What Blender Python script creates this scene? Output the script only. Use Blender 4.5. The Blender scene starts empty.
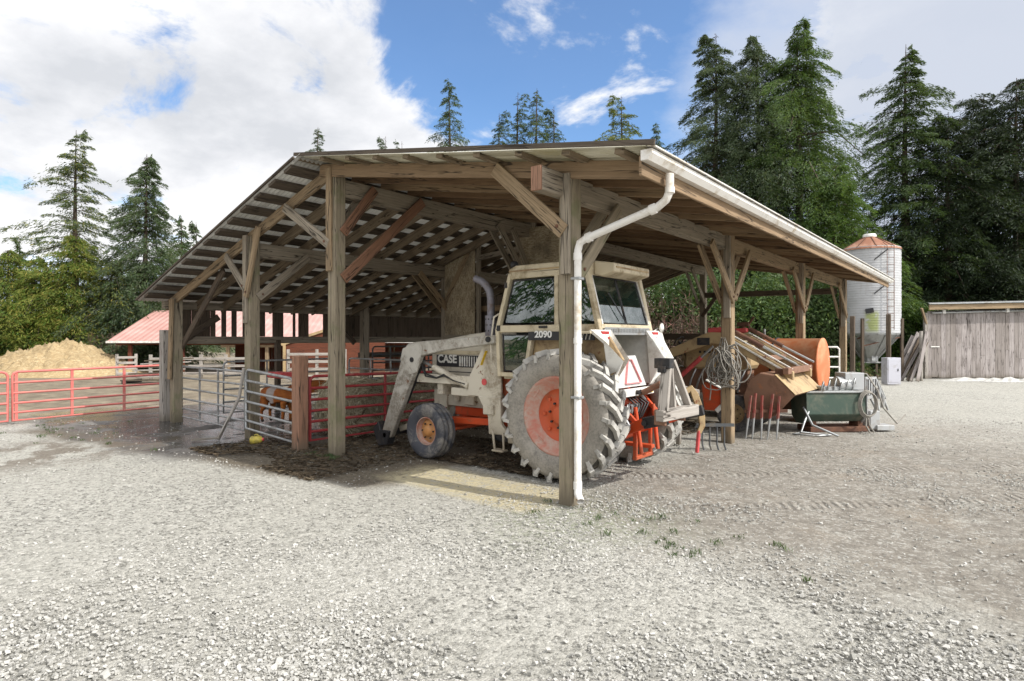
import bpy, math, random
import numpy as np
from mathutils import Vector, Matrix
R = math.radians
V = Vector
random.seed(7)
SC = bpy.context.scene
COL = SC.collection
EYE = 1.85                      # height of the lens above the yard
FPX = 602.0                     # focal length in pixels of the 1024 wide picture
HOR = 338.0
YAW = R(39.0)                   # the view looks 39 degrees left of the barn's long axis (+y)
FW = V((-math.sin(YAW), math.cos(YAW), 0)); RT = V((math.cos(YAW), math.sin(YAW), 0))

def at(px, d):                  # plan position of something seen in column px at depth d
    p = FW * d + RT * ((px - 512) / FPX * d)
    return (p.x, p.y)
def hz(py, d):                  # height of something seen in row py at depth d
    return EYE + (HOR - py) * d / FPX

# ------------------------------------------------------------------ scene tree helpers
def tag(o, label=None, cat=None, group=None, kind=None):
    if label: o['label'] = label
    if cat: o['category'] = cat
    if group: o['group'] = group
    if kind: o['kind'] = kind
    return o
def thing(name, label, cat, loc=(0, 0, 0), rz=0.0, group=None):
    o = bpy.data.objects.new(name, None); COL.objects.link(o)
    o.empty_display_size = .2
    o.location = loc; o.rotation_euler = (0, 0, rz)
    return tag(o, label, cat, group)
def wm(o):
    m = Matrix.LocRotScale(o.location, o.rotation_euler, o.scale)
    return wm(o.parent) @ m if o.parent else m
def kids(o): return [c for c in bpy.data.objects if c.parent == o]
def copy_tree(o, parent=None):
    c = o.copy(); COL.objects.link(c); c.parent = parent
    for ch in kids(o): copy_tree(ch, c)
    return c

class MB:                       # collects shapes and links them as ONE mesh object
    def __init__(s): s.v = []; s.f = []; s.uv = []; s.mi = []; s.sm = []
    def add(s, vs, fs, uvs=None, mi=0, sm=False):
        b = len(s.v); s.v += [tuple(p) for p in vs]
        for k, f in enumerate(fs):
            s.f.append(tuple(b + i for i in f)); s.mi.append(mi); s.sm.append(sm)
            s.uv.append(uvs[k] if uvs else [(0, 0)] * len(f))
    def frame(s, c, ax, ay, az, sx, sy, sz, mi=0):
        c = V(c); X, Y, Z = V(ax) * sx / 2, V(ay) * sy / 2, V(az) * sz / 2
        vs = [c + X * i + Y * j + Z * k for i in (-1, 1) for j in (-1, 1) for k in (-1, 1)]
        fs = [(0, 1, 3, 2), (4, 6, 7, 5), (0, 4, 5, 1), (2, 3, 7, 6), (0, 2, 6, 4), (1, 5, 7, 3)]
        S = (sx, sy, sz); lo = S.index(max(S)); oth = [i for i in range(3) if i != lo]
        ro, rv = random.random() * 50, random.random() * 50
        loc = [(i, j, k) for i in (-1, 1) for j in (-1, 1) for k in (-1, 1)]
        uvs = []
        for n, f in enumerate(fs):
            fixed = n // 2
            dims = [i for i in range(3) if i != fixed]
            if lo in dims: u, w = lo, [i for i in dims if i != lo][0]
            else: u, w = dims
            uvs.append([(ro + loc[q][u] * S[u] / 2, rv + n * .37 + loc[q][w] * S[w] / 2) for q in f])
        s.add(vs, fs, uvs, mi)
    def box(s, c, d, rz=0, mi=0):
        cz, sz = math.cos(rz), math.sin(rz)
        s.frame(c, (cz, sz, 0), (-sz, cz, 0), (0, 0, 1), d[0], d[1], d[2], mi)
    def beam(s, p0, p1, w, h, up=(0, 0, 1), mi=0):
        p0, p1 = V(p0), V(p1); a = (p1 - p0); L = a.length; a.normalize()
        u = V(up)
        if abs(a.dot(u)) > .99: u = V((0, 1, 0))
        y = u.cross(a).normalized(); z = a.cross(y)
        s.frame((p0 + p1) / 2, a, y, z, L, w, h, mi)
    def tube(s, pts, r, n=8, cap=True, mi=0, sm=True, closed=False, sq=None):
        P = [V(p) for p in pts]; N = len(P)
        rr = r if isinstance(r, (list, tuple)) else [r] * N
        t0 = (P[1] - P[0]).normalized()
        u = V((0, 0, 1)) if abs(t0.z) < .9 else V((0, 1, 0))
        u = (u - t0 * u.dot(t0)).normalized()
        vs = []; acc = 0; us = []
        for i in range(N):
            a = P[i] - P[i - 1] if (i > 0 or closed) else P[1] - P[0]
            b = P[(i + 1) % N] - P[i] if (i < N - 1 or closed) else P[i] - P[i - 1]
            t = (a.normalized() + b.normalized())
            t = t.normalized() if t.length > 1e-6 else b.normalized()
            u = u - t * u.dot(t)
            u = u.normalized() if u.length > 1e-6 else t.orthogonal().normalized()
            w = t.cross(u)
            if i: acc += (P[i] - P[i - 1]).length
            us.append(acc)
            for k in range(n):
                an = 2 * math.pi * (k + (.5 if n == 4 else 0)) / n
                x, y = math.cos(an) * rr[i], math.sin(an) * rr[i]
                if sq: x *= sq[0]; y *= sq[1]
                vs.append(P[i] + u * x + w * y)
        fs = []; uvs = []; ro = random.random() * 40
        for i in range(N if closed else N - 1):
            j = (i + 1) % N
            for k in range(n):
                k2 = (k + 1) % n
                fs.append((i * n + k, i * n + k2, j * n + k2, j * n + k))
                c = .8 * rr[i]
                uvs.append([(ro + us[i], ro + k * c), (ro + us[i], ro + (k + 1) * c), (ro + us[j], ro + (k + 1) * c), (ro + us[j], ro + k * c)])
        s.add(vs, fs, uvs, mi, sm and n > 4)
        if cap and not closed:
            s.add(vs[:n], [tuple(reversed(range(n)))], None, mi); s.add(vs[-n:], [tuple(range(n))], None, mi)
    def lathe(s, prof, o, axis, n=32, mi=0, sm=True, mis=None):
        o, a = V(o), V(axis).normalized()
        u = a.orthogonal().normalized(); w = a.cross(u)
        vs = []
        for r, z in prof:
            for k in range(n):
                an = 2 * math.pi * k / n
                vs.append(o + a * z + (u * math.cos(an) + w * math.sin(an)) * r)
        for i in range(len(prof) - 1):
            fs = [(i * n + k, i * n + (k + 1) % n, (i + 1) * n + (k + 1) % n, (i + 1) * n + k) for k in range(n)]
            uv = [[(k / n * 6, i), ((k + 1) / n * 6, i), ((k + 1) / n * 6, i + 1), (k / n * 6, i + 1)] for k in range(n)]
            b = len(s.v)
            if i == 0: s.base = b; s.v += [tuple(p) for p in vs]
            for k, f in enumerate(fs):
                s.f.append(tuple(s.base + q for q in f)); s.mi.append(mis[i] if mis else mi); s.sm.append(sm); s.uv.append(uv[k])
    def prism(s, poly, o, U, W, D, mi=0):      # polygon (u,w) at o, pushed along vector D
        o, U, W, D = V(o), V(U), V(W), V(D); n = len(poly)
        a = [o + U * p[0] + W * p[1] for p in poly]; b = [p + D for p in a]
        if U.cross(W).dot(D) > 0: fr, bk = tuple(reversed(range(n))), tuple(range(n, 2 * n))
        else: fr, bk = tuple(range(n)), tuple(reversed(range(n, 2 * n)))
        sides = []
        for i in range(n):
            j = (i + 1) % n
            sides.append((i, j, n + j, n + i) if U.cross(W).dot(D) > 0 else (j, i, n + i, n + j))
        ro = random.random() * 20; dl = D.length
        uvs = [[(ro + poly[i][0], ro + poly[i][1]) for i in fr], [(ro + poly[i - n][0], ro + poly[i - n][1]) for i in bk]]
        uvs += [[(ro, ro), (ro + .2, ro), (ro + .2, ro + dl), (ro, ro + dl)] for _ in sides]
        s.add(a + b, [fr, bk] + sides, uvs, mi)
    def build(s, name, mats, parent=None, bevel=0, local=False, seg=1, auto=None):
        if not isinstance(mats, (list, tuple)): mats = [mats]
        vs = s.v
        if parent and not local:
            inv = wm(parent).inverted(); vs = [tuple(inv @ V(p)) for p in vs]
        me = bpy.data.meshes.new(name); me.from_pydata(vs, [], s.f)
        me.polygons.foreach_set('material_index', s.mi); me.polygons.foreach_set('use_smooth', s.sm)
        ul = me.uv_layers.new(name='UVMap')
        ul.data.foreach_set('uv', np.array([c for f in s.uv for p in f for c in p], dtype=np.float32))
        for m in mats: me.materials.append(m)
        me.validate(); me.update()
        o = bpy.data.objects.new(name, me); COL.objects.link(o); o.parent = parent
        if bevel:
            b = o.modifiers.new('bevel', 'BEVEL'); b.width = bevel; b.segments = seg; b.limit_method = 'ANGLE'; b.angle_limit = R(40)
        return o

def npmesh(name, verts, quads, mats, parent=None, mi=None, local=True):
    me = bpy.data.meshes.new(name); n = len(verts); m = len(quads); k = quads.shape[1]
    me.vertices.add(n); me.vertices.foreach_set('co', np.asarray(verts, np.float32).ravel())
    me.loops.add(m * k); me.loops.foreach_set('vertex_index', np.asarray(quads, np.int32).ravel())
    me.polygons.add(m); me.polygons.foreach_set('loop_start', np.arange(0, m * k, k, dtype=np.int32))
    if mi is not None: me.polygons.foreach_set('material_index', np.asarray(mi, np.int32))
    for x in mats: me.materials.append(x)
    me.update(calc_edges=True); me.validate()
    me.polygons.foreach_set('use_smooth', [False] * len(me.polygons))
    o = bpy.data.objects.new(name, me); COL.objects.link(o); o.parent = parent
    return o

def lettering(name, txt, size, mat, parent, loc, rot, depth=.003, bold=0.0, sx=1.0):
    cu = bpy.data.curves.new(name, 'FONT'); cu.body = txt; cu.size = size; cu.extrude = depth; cu.offset = bold
    cu.align_x = 'LEFT'; cu.align_y = 'BOTTOM'; cu.materials.append(mat)
    f = bpy.data.objects.new(name, cu); COL.objects.link(f)
    me = bpy.data.meshes.new_from_object(f.evaluated_get(bpy.context.evaluated_depsgraph_get()))
    bpy.data.objects.remove(f)
    if not me.materials: me.materials.append(mat)
    o = bpy.data.objects.new(name, me); COL.objects.link(o); o.parent = parent
    o.location = loc; o.rotation_euler = rot; o.scale = (sx, 1, 1)
    return o

# ------------------------------------------------------------------ materials
class NT:
    def __init__(s, name):
        s.m = bpy.data.materials.new(name); s.m.use_nodes = True; s.t = s.m.node_tree; s.t.nodes.clear()
        s.out = s.n('ShaderNodeOutputMaterial')
    def n(s, t, **kw):
        o = s.t.nodes.new(t)
        for k, v in kw.items():
            if hasattr(o, k): setattr(o, k, v)
        return o
    def l(s, a, b): s.t.links.new(a, b)
    def val(s, sock, v):
        if hasattr(v, 'links') or isinstance(v, bpy.types.NodeSocket): s.l(v, sock)
        else: sock.default_value = v
    def math(s, op, a, b=0.0, c=None, clamp=False):
        o = s.n('ShaderNodeMath', operation=op); o.use_clamp = clamp
        s.val(o.inputs[0], a); s.val(o.inputs[1], b)
        if c is not None: s.val(o.inputs[2], c)
        return o.outputs[0]
    def noise(s, vec, scale, detail=4, rough=.55, dist=0, out='Fac'):
        o = s.n('ShaderNodeTexNoise'); s.l(vec, o.inputs['Vector'])
        o.inputs['Scale'].default_value = scale; o.inputs['Detail'].default_value = detail
        o.inputs['Roughness'].default_value = rough; o.inputs['Distortion'].default_value = dist
        return o.outputs[out]
    def vor(s, vec, scale, feat='F1', out='Distance', rnd=1.0):
        o = s.n('ShaderNodeTexVoronoi', feature=feat); s.l(vec, o.inputs['Vector']); o.inputs['Scale'].default_value = scale
        o.inputs['Randomness'].default_value = rnd
        return o.outputs[out]
    def scale(s, vec, sc):
        o = s.n('ShaderNodeMapping'); s.l(vec, o.inputs['Vector']); o.inputs['Scale'].default_value = sc
        return o.outputs[0]
    def ramp(s, fac, stops):
        o = s.n('ShaderNodeValToRGB'); s.l(fac, o.inputs[0]); e = o.color_ramp.elements
        while len(e) < len(stops): e.new(.5)
        for q, (p, c) in zip(e, stops):
            q.position = p; q.color = (c, c, c, 1) if isinstance(c, (int, float)) else (*c, 1)
        return o.outputs[0]
    def mix(s, f, a, b, mode='MIX'):
        o = s.n('ShaderNodeMix', data_type='RGBA', blend_type=mode)
        s.val(o.inputs[0], f)
        for q, v in ((o.inputs[6], a), (o.inputs[7], b)):
            if isinstance(v, tuple): q.default_value = (*v, 1)
            else: s.l(v, q)
        return o.outputs[2]
    def mr(s, v, a, b, c=0.0, d=1.0, smooth=True):
        o = s.n('ShaderNodeMapRange'); o.interpolation_type = 'SMOOTHSTEP' if smooth else 'LINEAR'
        s.l(v, o.inputs[0])
        for i, q in enumerate((a, b, c, d)): o.inputs[1 + i].default_value = q
        return o.outputs[0]
    def bump(s, h, strength, dist=.02, nrm=None):
        o = s.n('ShaderNodeBump'); s.l(h, o.inputs['Height']); o.inputs['Strength'].default_value = strength; o.inputs['Distance'].default_value = dist
        if nrm: s.l(nrm, o.inputs['Normal'])
        return o.outputs[0]
    def bsdf(s, col, rough, metal=0.0, normal=None, spec=.5, **kw):
        o = s.n('ShaderNodeBsdfPrincipled')
        if isinstance(col, tuple): o.inputs['Base Color'].default_value = (*col, 1)
        else: s.l(col, o.inputs['Base Color'])
        s.val(o.inputs['Roughness'], rough); s.val(o.inputs['Metallic'], metal)
        o.inputs['Specular IOR Level'].default_value = spec
        if normal: s.l(normal, o.inputs['Normal'])
        for k, v in kw.items(): s.val(o.inputs[k], v)
        return o
    def done(s, sh):
        s.l(sh, s.out.inputs[0]); return s.m
    def uv(s): return s.n('ShaderNodeTexCoord').outputs['UV']
    def obj(s): return s.n('ShaderNodeTexCoord').outputs['Object']
    def pos(s): return s.n('ShaderNodeNewGeometry').outputs['Position']
    def island(s): return s.n('ShaderNodeNewGeometry').outputs['Random Per Island']

def wood(name, ca, cb, dark, grain=34, rough=.85, bump=.35, stain=.5, moss=None, vary=.35):
    t = NT(name); uv = t.uv()
    g = t.noise(t.scale(uv, (1.3, grain, 1)), 1.0, 6, .65, .3)
    g2 = t.noise(t.scale(uv, (6, grain * 3, 1)), 1.0, 3, .6)
    big = t.noise(t.scale(uv, (.7, 1.6, 1)), 1.0, 4, .6)
    knot = t.vor(t.scale(uv, (1.1, 5, 1)), 1.0)
    per = t.island()
    c = t.mix(t.mr(g, .3, .7), ca, cb)
    c = t.mix(t.math('MULTIPLY', t.mr(g2, .52, .72), .45), c, dark)
    c = t.mix(t.math('MULTIPLY', t.mr(big, .5, .75), stain), c, dark)
    c = t.mix(t.math('MULTIPLY', t.mr(knot, .11, .04), .7), c, dark)
    c = t.mix(t.mr(per, 0, 1, 0, vary, False), c, (ca[0] * .5, ca[1] * .48, ca[2] * .45) if vary > .5 else (ca[0] * .75, ca[1] * .72, ca[2] * .7))
    if moss: c = t.mix(t.math('MULTIPLY', t.mr(t.noise(t.pos(), 2.2, 5, .65), .5, .68), .6), c, moss)
    ck = t.noise(t.scale(uv, (.55, 11, 1)), 1.0, 3, .5, .6)            # drying cracks along the grain
    ckm = t.math('MULTIPLY', t.mr(t.math('ABSOLUTE', t.math('SUBTRACT', ck, .5)), .018, .004), t.mr(big, .36, .5))
    c = t.mix(t.math('MULTIPLY', ckm, .85), c, (.025, .02, .016))
    zz = t.n('ShaderNodeSeparateXYZ'); t.l(t.pos(), zz.inputs[0])          # mud splash at the foot
    c = t.mix(t.math('MULTIPLY', t.mr(t.math('ADD', zz.outputs[2], t.math('MULTIPLY', big, .3)), .42, .1), .75), c, (.13, .11, .08))
    h = t.math('SUBTRACT', t.math('ADD', t.math('MULTIPLY', g, .6), t.math('MULTIPLY', g2, .4)), ckm)
    return t.done(t.bsdf(c, rough, 0, t.bump(h, bump, .012), .25).outputs[0])

def paint(name, col, rough=.5, metal=0.0, dirt=(.2, .165, .12), amt=.4, scale=3.0, spec=.4, bump=.04, rust=None, var=.12, low=None):
    t = NT(name); p = t.obj()
    n1 = t.noise(p, scale, 8, .68, .6); n2 = t.noise(p, scale * 9, 5, .6); n3 = t.noise(p, scale * .5, 3)
    c = t.mix(t.mr(n3, .3, .7, 0, var), col, (col[0] * .6, col[1] * .6, col[2] * .6))
    dm = t.math('MULTIPLY', t.mr(n1, .62 - amt * .35, .78 - amt * .25), t.mr(n2, .3, .6, .45, 1))
    c = t.mix(t.math('MULTIPLY', dm, .85), c, dirt)
    if low:                                    # mud that has been thrown up from the ground
        zz = t.n('ShaderNodeSeparateXYZ'); t.l(t.pos(), zz.inputs[0])
        lm = t.math('MULTIPLY', t.mr(t.math('ADD', zz.outputs[2], t.math('MULTIPLY', t.math('SUBTRACT', n1, .5), low * .9)), 0, low, 1, 0), .75)
        c = t.mix(lm, c, dirt)
    if rust:
        rm = t.mr(t.noise(p, scale * 2.3, 7, .7, .5), .62, .68)
        c = t.mix(rm, c, rust)
    ro = t.mr(dm, 0, 1, rough, .9, False)
    return t.done(t.bsdf(c, ro, metal, t.bump(n2, bump * 4, .004), spec).outputs[0])

def plain(name, col, rough=.6, metal=0.0, spec=.4):
    t = NT(name); n = t.noise(t.obj(), 9, 5)
    c = t.mix(t.mr(n, .3, .7, 0, .5), col, (col[0] * .55, col[1] * .55, col[2] * .55))
    return t.done(t.bsdf(c, rough, metal, t.bump(n, .15, .005), spec).outputs[0])

def leafmat(name, ca, cb, cc=None, tl=.3):
    t = NT(name); p = t.obj(); k = t.island()
    c = t.mix(t.mr(t.noise(p, .55, 3), .35, .65), ca, cb)
    c = t.mix(t.mr(k, 0, 1, 0, .55, False), c, (ca[0] * .4, ca[1] * .42, ca[2] * .4))
    if cc: c = t.mix(t.math('MULTIPLY', t.mr(k, .8, .97), .8), c, cc)
    a = t.bsdf(c, .62, 0, None, .25)
    tr = t.n('ShaderNodeBsdfTranslucent'); t.l(t.mix(.5, c, (.16, .22, .03)), tr.inputs[0])
    mx = t.n('ShaderNodeMixShader'); mx.inputs[0].default_value = tl
    t.l(a.outputs[0], mx.inputs[1]); t.l(tr.outputs[0], mx.inputs[2])
    return t.done(mx.outputs[0])

M = {}
M['post'] = wood('weathered_post_wood', (.345, .295, .215), (.205, .172, .122), (.07, .058, .045), 30, moss=(.16, .17, .08))
M['beamgrey'] = wood('grey_beam_wood', (.38, .33, .26), (.22, .19, .145), (.06, .05, .04), 30)
M['brace'] = wood('brace_wood', (.40, .30, .19), (.235, .172, .105), (.07, .05, .035), 26)
M['bracered'] = wood('reddish_brace_wood', (.30, .16, .10), (.20, .11, .07), (.07, .04, .03), 26)
M['rafter'] = wood('brown_rafter_wood', (.44, .315, .20), (.26, .175, .105), (.06, .042, .028), 24, stain=.85, vary=.7)
M['rafter2'] = wood('gap_shade_rafter_wood', (.22, .14, .08), (.13, .08, .045), (.04, .026, .018), 24, stain=.8)  # darker copy, stands in for the shaded gaps between rafters
M['rafterdark'] = wood('old_rafter_wood', (.31, .245, .17), (.18, .14, .095), (.06, .045, .03), 24, stain=.6)
M['purlin'] = wood('purlin_wood', (.13, .105, .08), (.08, .065, .05), (.03, .025, .02), 24)
M['board'] = wood('dark_wall_board', (.15, .115, .085), (.09, .07, .052), (.03, .025, .02), 30)
M['shed'] = wood('silver_shed_board', (.47, .43, .415), (.30, .265, .255), (.085, .068, .06), 22, stain=.9, vary=.85)
M['greyed'] = wood('silvered_wood', (.46, .43, .39), (.30, .27, .24), (.12, .1, .085), 30)
M['redpost'] = wood('reddish_post_wood', (.38, .21, .14), (.25, .15, .10), (.09, .06, .045), 22)
M['barnred'] = wood('red_brown_siding', (.17, .052, .03), (.12, .038, .022), (.09, .03, .02), 14, stain=.4)
M['bark'] = wood('tree_bark', (.10, .075, .055), (.055, .042, .03), (.02, .016, .012), 12, bump=.8)
M['white'] = paint('off_white_paint', (.62, .57, .47), .45, 0, (.23, .18, .12), .42, 2.6, low=1.0, rust=(.16, .07, .03))
M['armgrey'] = paint('greyed_loader_paint', (.52, .495, .44), .5, 0, (.17, .14, .105), .62, 3.2, low=1.1, rust=(.16, .07, .03))
M['cream'] = paint('cream_cab_paint', (.60, .52, .37), .45, 0, (.25, .19, .11), .45, 2.2, rust=(.20, .09, .04))
M['bright'] = paint('bright_white_paint', (.78, .77, .73), .4, 0, (.36, .31, .24), .42, 3.2)
M['orange'] = paint('orange_red_paint', (.60, .075, .02), .42, 0, (.22, .10, .05), .4, 3, low=.7)
M['rimred'] = paint('faded_red_rim', (.50, .17, .12), .7, 0, (.46, .38, .32), .8, 2.6)
M['hub'] = paint('ochre_orange_hub', (.50, .23, .075), .5, 0, (.28, .2, .14), .45, 6)
M['rimorange'] = paint('dusty_orange_rim', (.55, .10, .035), .55, 0, (.30, .15, .09), .5, 4)
M['tan'] = paint('tan_paint', (.44, .32, .17), .5, 0, (.2, .13, .08), .5, 2.4, rust=(.22, .09, .04))
M['rusty'] = paint('rusty_steel', (.26, .145, .095), .75, .2, (.16, .09, .06), .5, 3, rust=(.34, .15, .08))
M['darkrust'] = paint('dark_rusty_steel', (.12, .06, .04), .8, .1, (.2, .1, .06), .5, 4)
M['tank'] = paint('orange_tank_paint', (.58, .17, .06), .5, 0, (.60, .32, .18), .62, 1.4, var=.35)
M['green'] = paint('green_machine_paint', (.045, .075, .056), .55, 0, (.17, .165, .125), .6, 2)
M['galv'] = paint('galvanised_steel', (.40, .41, .41), .45, .7, (.25, .23, .2), .4, 3)
M['pipe'] = paint('worn_pipe_steel', (.42, .43, .43), .45, .5, (.2, .18, .15), .45, 5)
M['darkpipe'] = paint('dark_pipe_steel', (.10, .105, .11), .55, .4, (.2, .17, .13), .4, 5)
M['redpipe'] = paint('red_pipe_paint', (.42, .055, .06), .5, 0, (.30, .13, .11), .35, 5)
M['pinkpipe'] = paint('faded_red_pipe_paint', (.60, .15, .13), .5, 0, (.45, .22, .18), .45, 4)
M['gutter'] = paint('white_gutter_paint', (.78, .76, .72), .4, 0, (.42, .34, .23), .36, 2.2, rust=(.3, .17, .08))
M['black'] = paint('black_steel', (.03, .03, .032), .5, .2, (.13, .1, .08), .35, 6)
M['dark'] = plain('dark_decal', (.035, .035, .038), .45)
M['decalred'] = plain('red_decal', (.62, .09, .09), .5)
M['pink'] = plain('faded_pink_tape', (.75, .30, .30), .5)
M['yellow'] = plain('yellow_decal', (.75, .5, .03), .5)
M['lens'] = plain('red_lens', (.42, .03, .03), .2)
M['muffler'] = paint('grey_exhaust_steel', (.25, .24, .27), .6, .4, (.2, .14, .11), .4, 5)
M['grey'] = paint('grey_machine_paint', (.42, .43, .43), .5, .2, (.28, .24, .2), .4, 4)
M['rope'] = plain('grey_rope', (.31, .29, .255), .9)
M['plate'] = plain('pale_reflective_plate', (.62, .62, .60), .35)
def rubber():
    t = NT('dusty_rubber'); p = t.obj()
    n = t.noise(p, 5, 8, .7); n2 = t.noise(p, 40, 4)
    d = t.mr(t.math('ADD', t.math('MULTIPLY', n, .7), t.math('MULTIPLY', n2, .3)), .25, .62)
    c = t.mix(d, (.16, .15, .135), (.34, .315, .275))
    return t.done(t.bsdf(c, .85, 0, t.bump(n2, .2, .006), .25).outputs[0])
M['rubber'] = rubber()
M['blackrubber'] = paint('bluish_black_rubber', (.055, .058, .07), .66, 0, (.26, .24, .215), .6, 4)
M['lug'] = paint('chalky_lug_rubber', (.47, .455, .42), .85, 0, (.16, .15, .135), .42, 5)
M['tread'] = paint('muddy_tread_rubber', (.06, .056, .05), .9, 0, (.2, .175, .14), .4, 5)
M['mud'] = plain('brown_mud', (.13, .09, .05), .9)
def glass():
    t = NT('tinted_cab_glass')
    a = t.bsdf((.03, .06, .05), .015, 0, None, 1.0, IOR=2.9)
    g = t.n('ShaderNodeBsdfTransparent'); g.inputs[0].default_value = (.42, .55, .50, 1)
    n = t.noise(t.obj(), 6, 6, .7)
    mx = t.n('ShaderNodeMixShader'); t.l(t.mr(n, .3, .75, .3, .55), mx.inputs[0]); t.l(g.outputs[0], mx.inputs[1]); t.l(a.outputs[0], mx.inputs[2])
    return t.done(mx.outputs[0])
M['glass'] = glass()
def sheet(name, col, tcol, tl, yellow=None):
    t = NT(name); p = t.pos()
    n = t.noise(p, 1.1, 6, .65); st = t.noise(t.scale(p, (.5, 5, .5)), 1.5, 5, .6)
    c = t.mix(t.mr(st, .42, .66, 0, .85), col, (col[0] * .5, col[1] * .46, col[2] * .4))
    if yellow:
        c = t.mix(t.mr(n, .45, .7, 0, .7), c, yellow)
    a = t.bsdf(c, .45, .15, None, .4)
    tr = t.n('ShaderNodeBsdfTranslucent'); tr.inputs[0].default_value = (*tcol, 1)
    mx = t.n('ShaderNodeMixShader'); mx.inputs[0].default_value = tl
    t.l(a.outputs[0], mx.inputs[1]); t.l(tr.outputs[0], mx.inputs[2])
    return t.done(mx.outputs[0])
M['sheetL'] = sheet('pale_roof_sheet', (.55, .54, .51), (.6, .59, .55), .38)
M['sheetR'] = sheet('yellowed_roof_sheet', (.66, .64, .54), (.6, .57, .42), .16, (.50, .45, .24))
def osb():
    t = NT('flaky_strand_board'); uv = t.uv()
    v = t.vor(t.scale(uv, (16, 40, 1)), 1.0, out='Color'); n = t.noise(uv, 30, 5, .7)
    s = t.n('ShaderNodeSeparateColor'); t.l(v, s.inputs[0])
    c = t.mix(t.math('MULTIPLY', t.mr(n, .35, .65), 1), (.40, .32, .21), (.18, .14, .09))
    c = t.mix(t.mr(s.outputs[0], 0, 1, 0, .7, False), c, (.58, .5, .36))
    c = t.mix(t.mr(t.noise(uv, 1.6, 4), .45, .7, 0, .6), c, (.09, .07, .05))
    return t.done(t.bsdf(c, .9, 0, t.bump(n, .4, .01), .2).outputs[0])
M['osb'] = osb()
def hay(name, a, b, c3):
    t = NT(name); p = t.obj()
    s1 = t.noise(t.scale(p, (30, 5, 5)), 1.0, 5, .7, 1.0); s2 = t.noise(t.scale(p, (5, 6, 34)), 1.0, 5, .7, 1.0)
    n = t.noise(p, 1.2, 5)
    c = t.mix(t.mr(s1, .35, .65), a, b); c = t.mix(t.mr(s2, .52, .68), c, c3); c = t.mix(t.mr(n, .45, .7, 0, .5), c, b)
    return t.done(t.bsdf(c, .95, 0, t.bump(t.math('ADD', s1, s2), .9, .03), .1).outputs[0])
M['hay'] = hay('grey_hay', (.44, .395, .285), (.2, .175, .115), (.56, .51, .39))
M['straw'] = hay('golden_straw', (.46, .35, .20), (.27, .195, .105), (.6, .5, .33))
M['dung'] = hay('brown_litter', (.14, .105, .07), (.06, .048, .035), (.26, .21, .14))
# ------------------------------------------------------------------ camera, sun, sky
cam = bpy.data.cameras.new('camera'); co = bpy.data.objects.new('camera', cam); COL.objects.link(co)
co.location = (0, 0, EYE); co.rotation_euler = (R(90), 0, YAW)
cam.sensor_width = 36; cam.lens = FPX / 1024 * 36; cam.shift_y = -(340.5 - HOR) / 1024
cam.clip_start = .05; cam.clip_end = 6000
SC.camera = co
SUN = V((3.75, .55, 3.57)).normalized()
sl = bpy.data.lights.new('sun', 'SUN'); sl.energy = 4.1; sl.angle = R(.5); sl.color = (1, .96, .89)
so = bpy.data.objects.new('sun', sl); COL.objects.link(so); so.rotation_euler = SUN.to_track_quat('Z', 'Y').to_euler(); so.location = (20, 0, 30)

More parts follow.
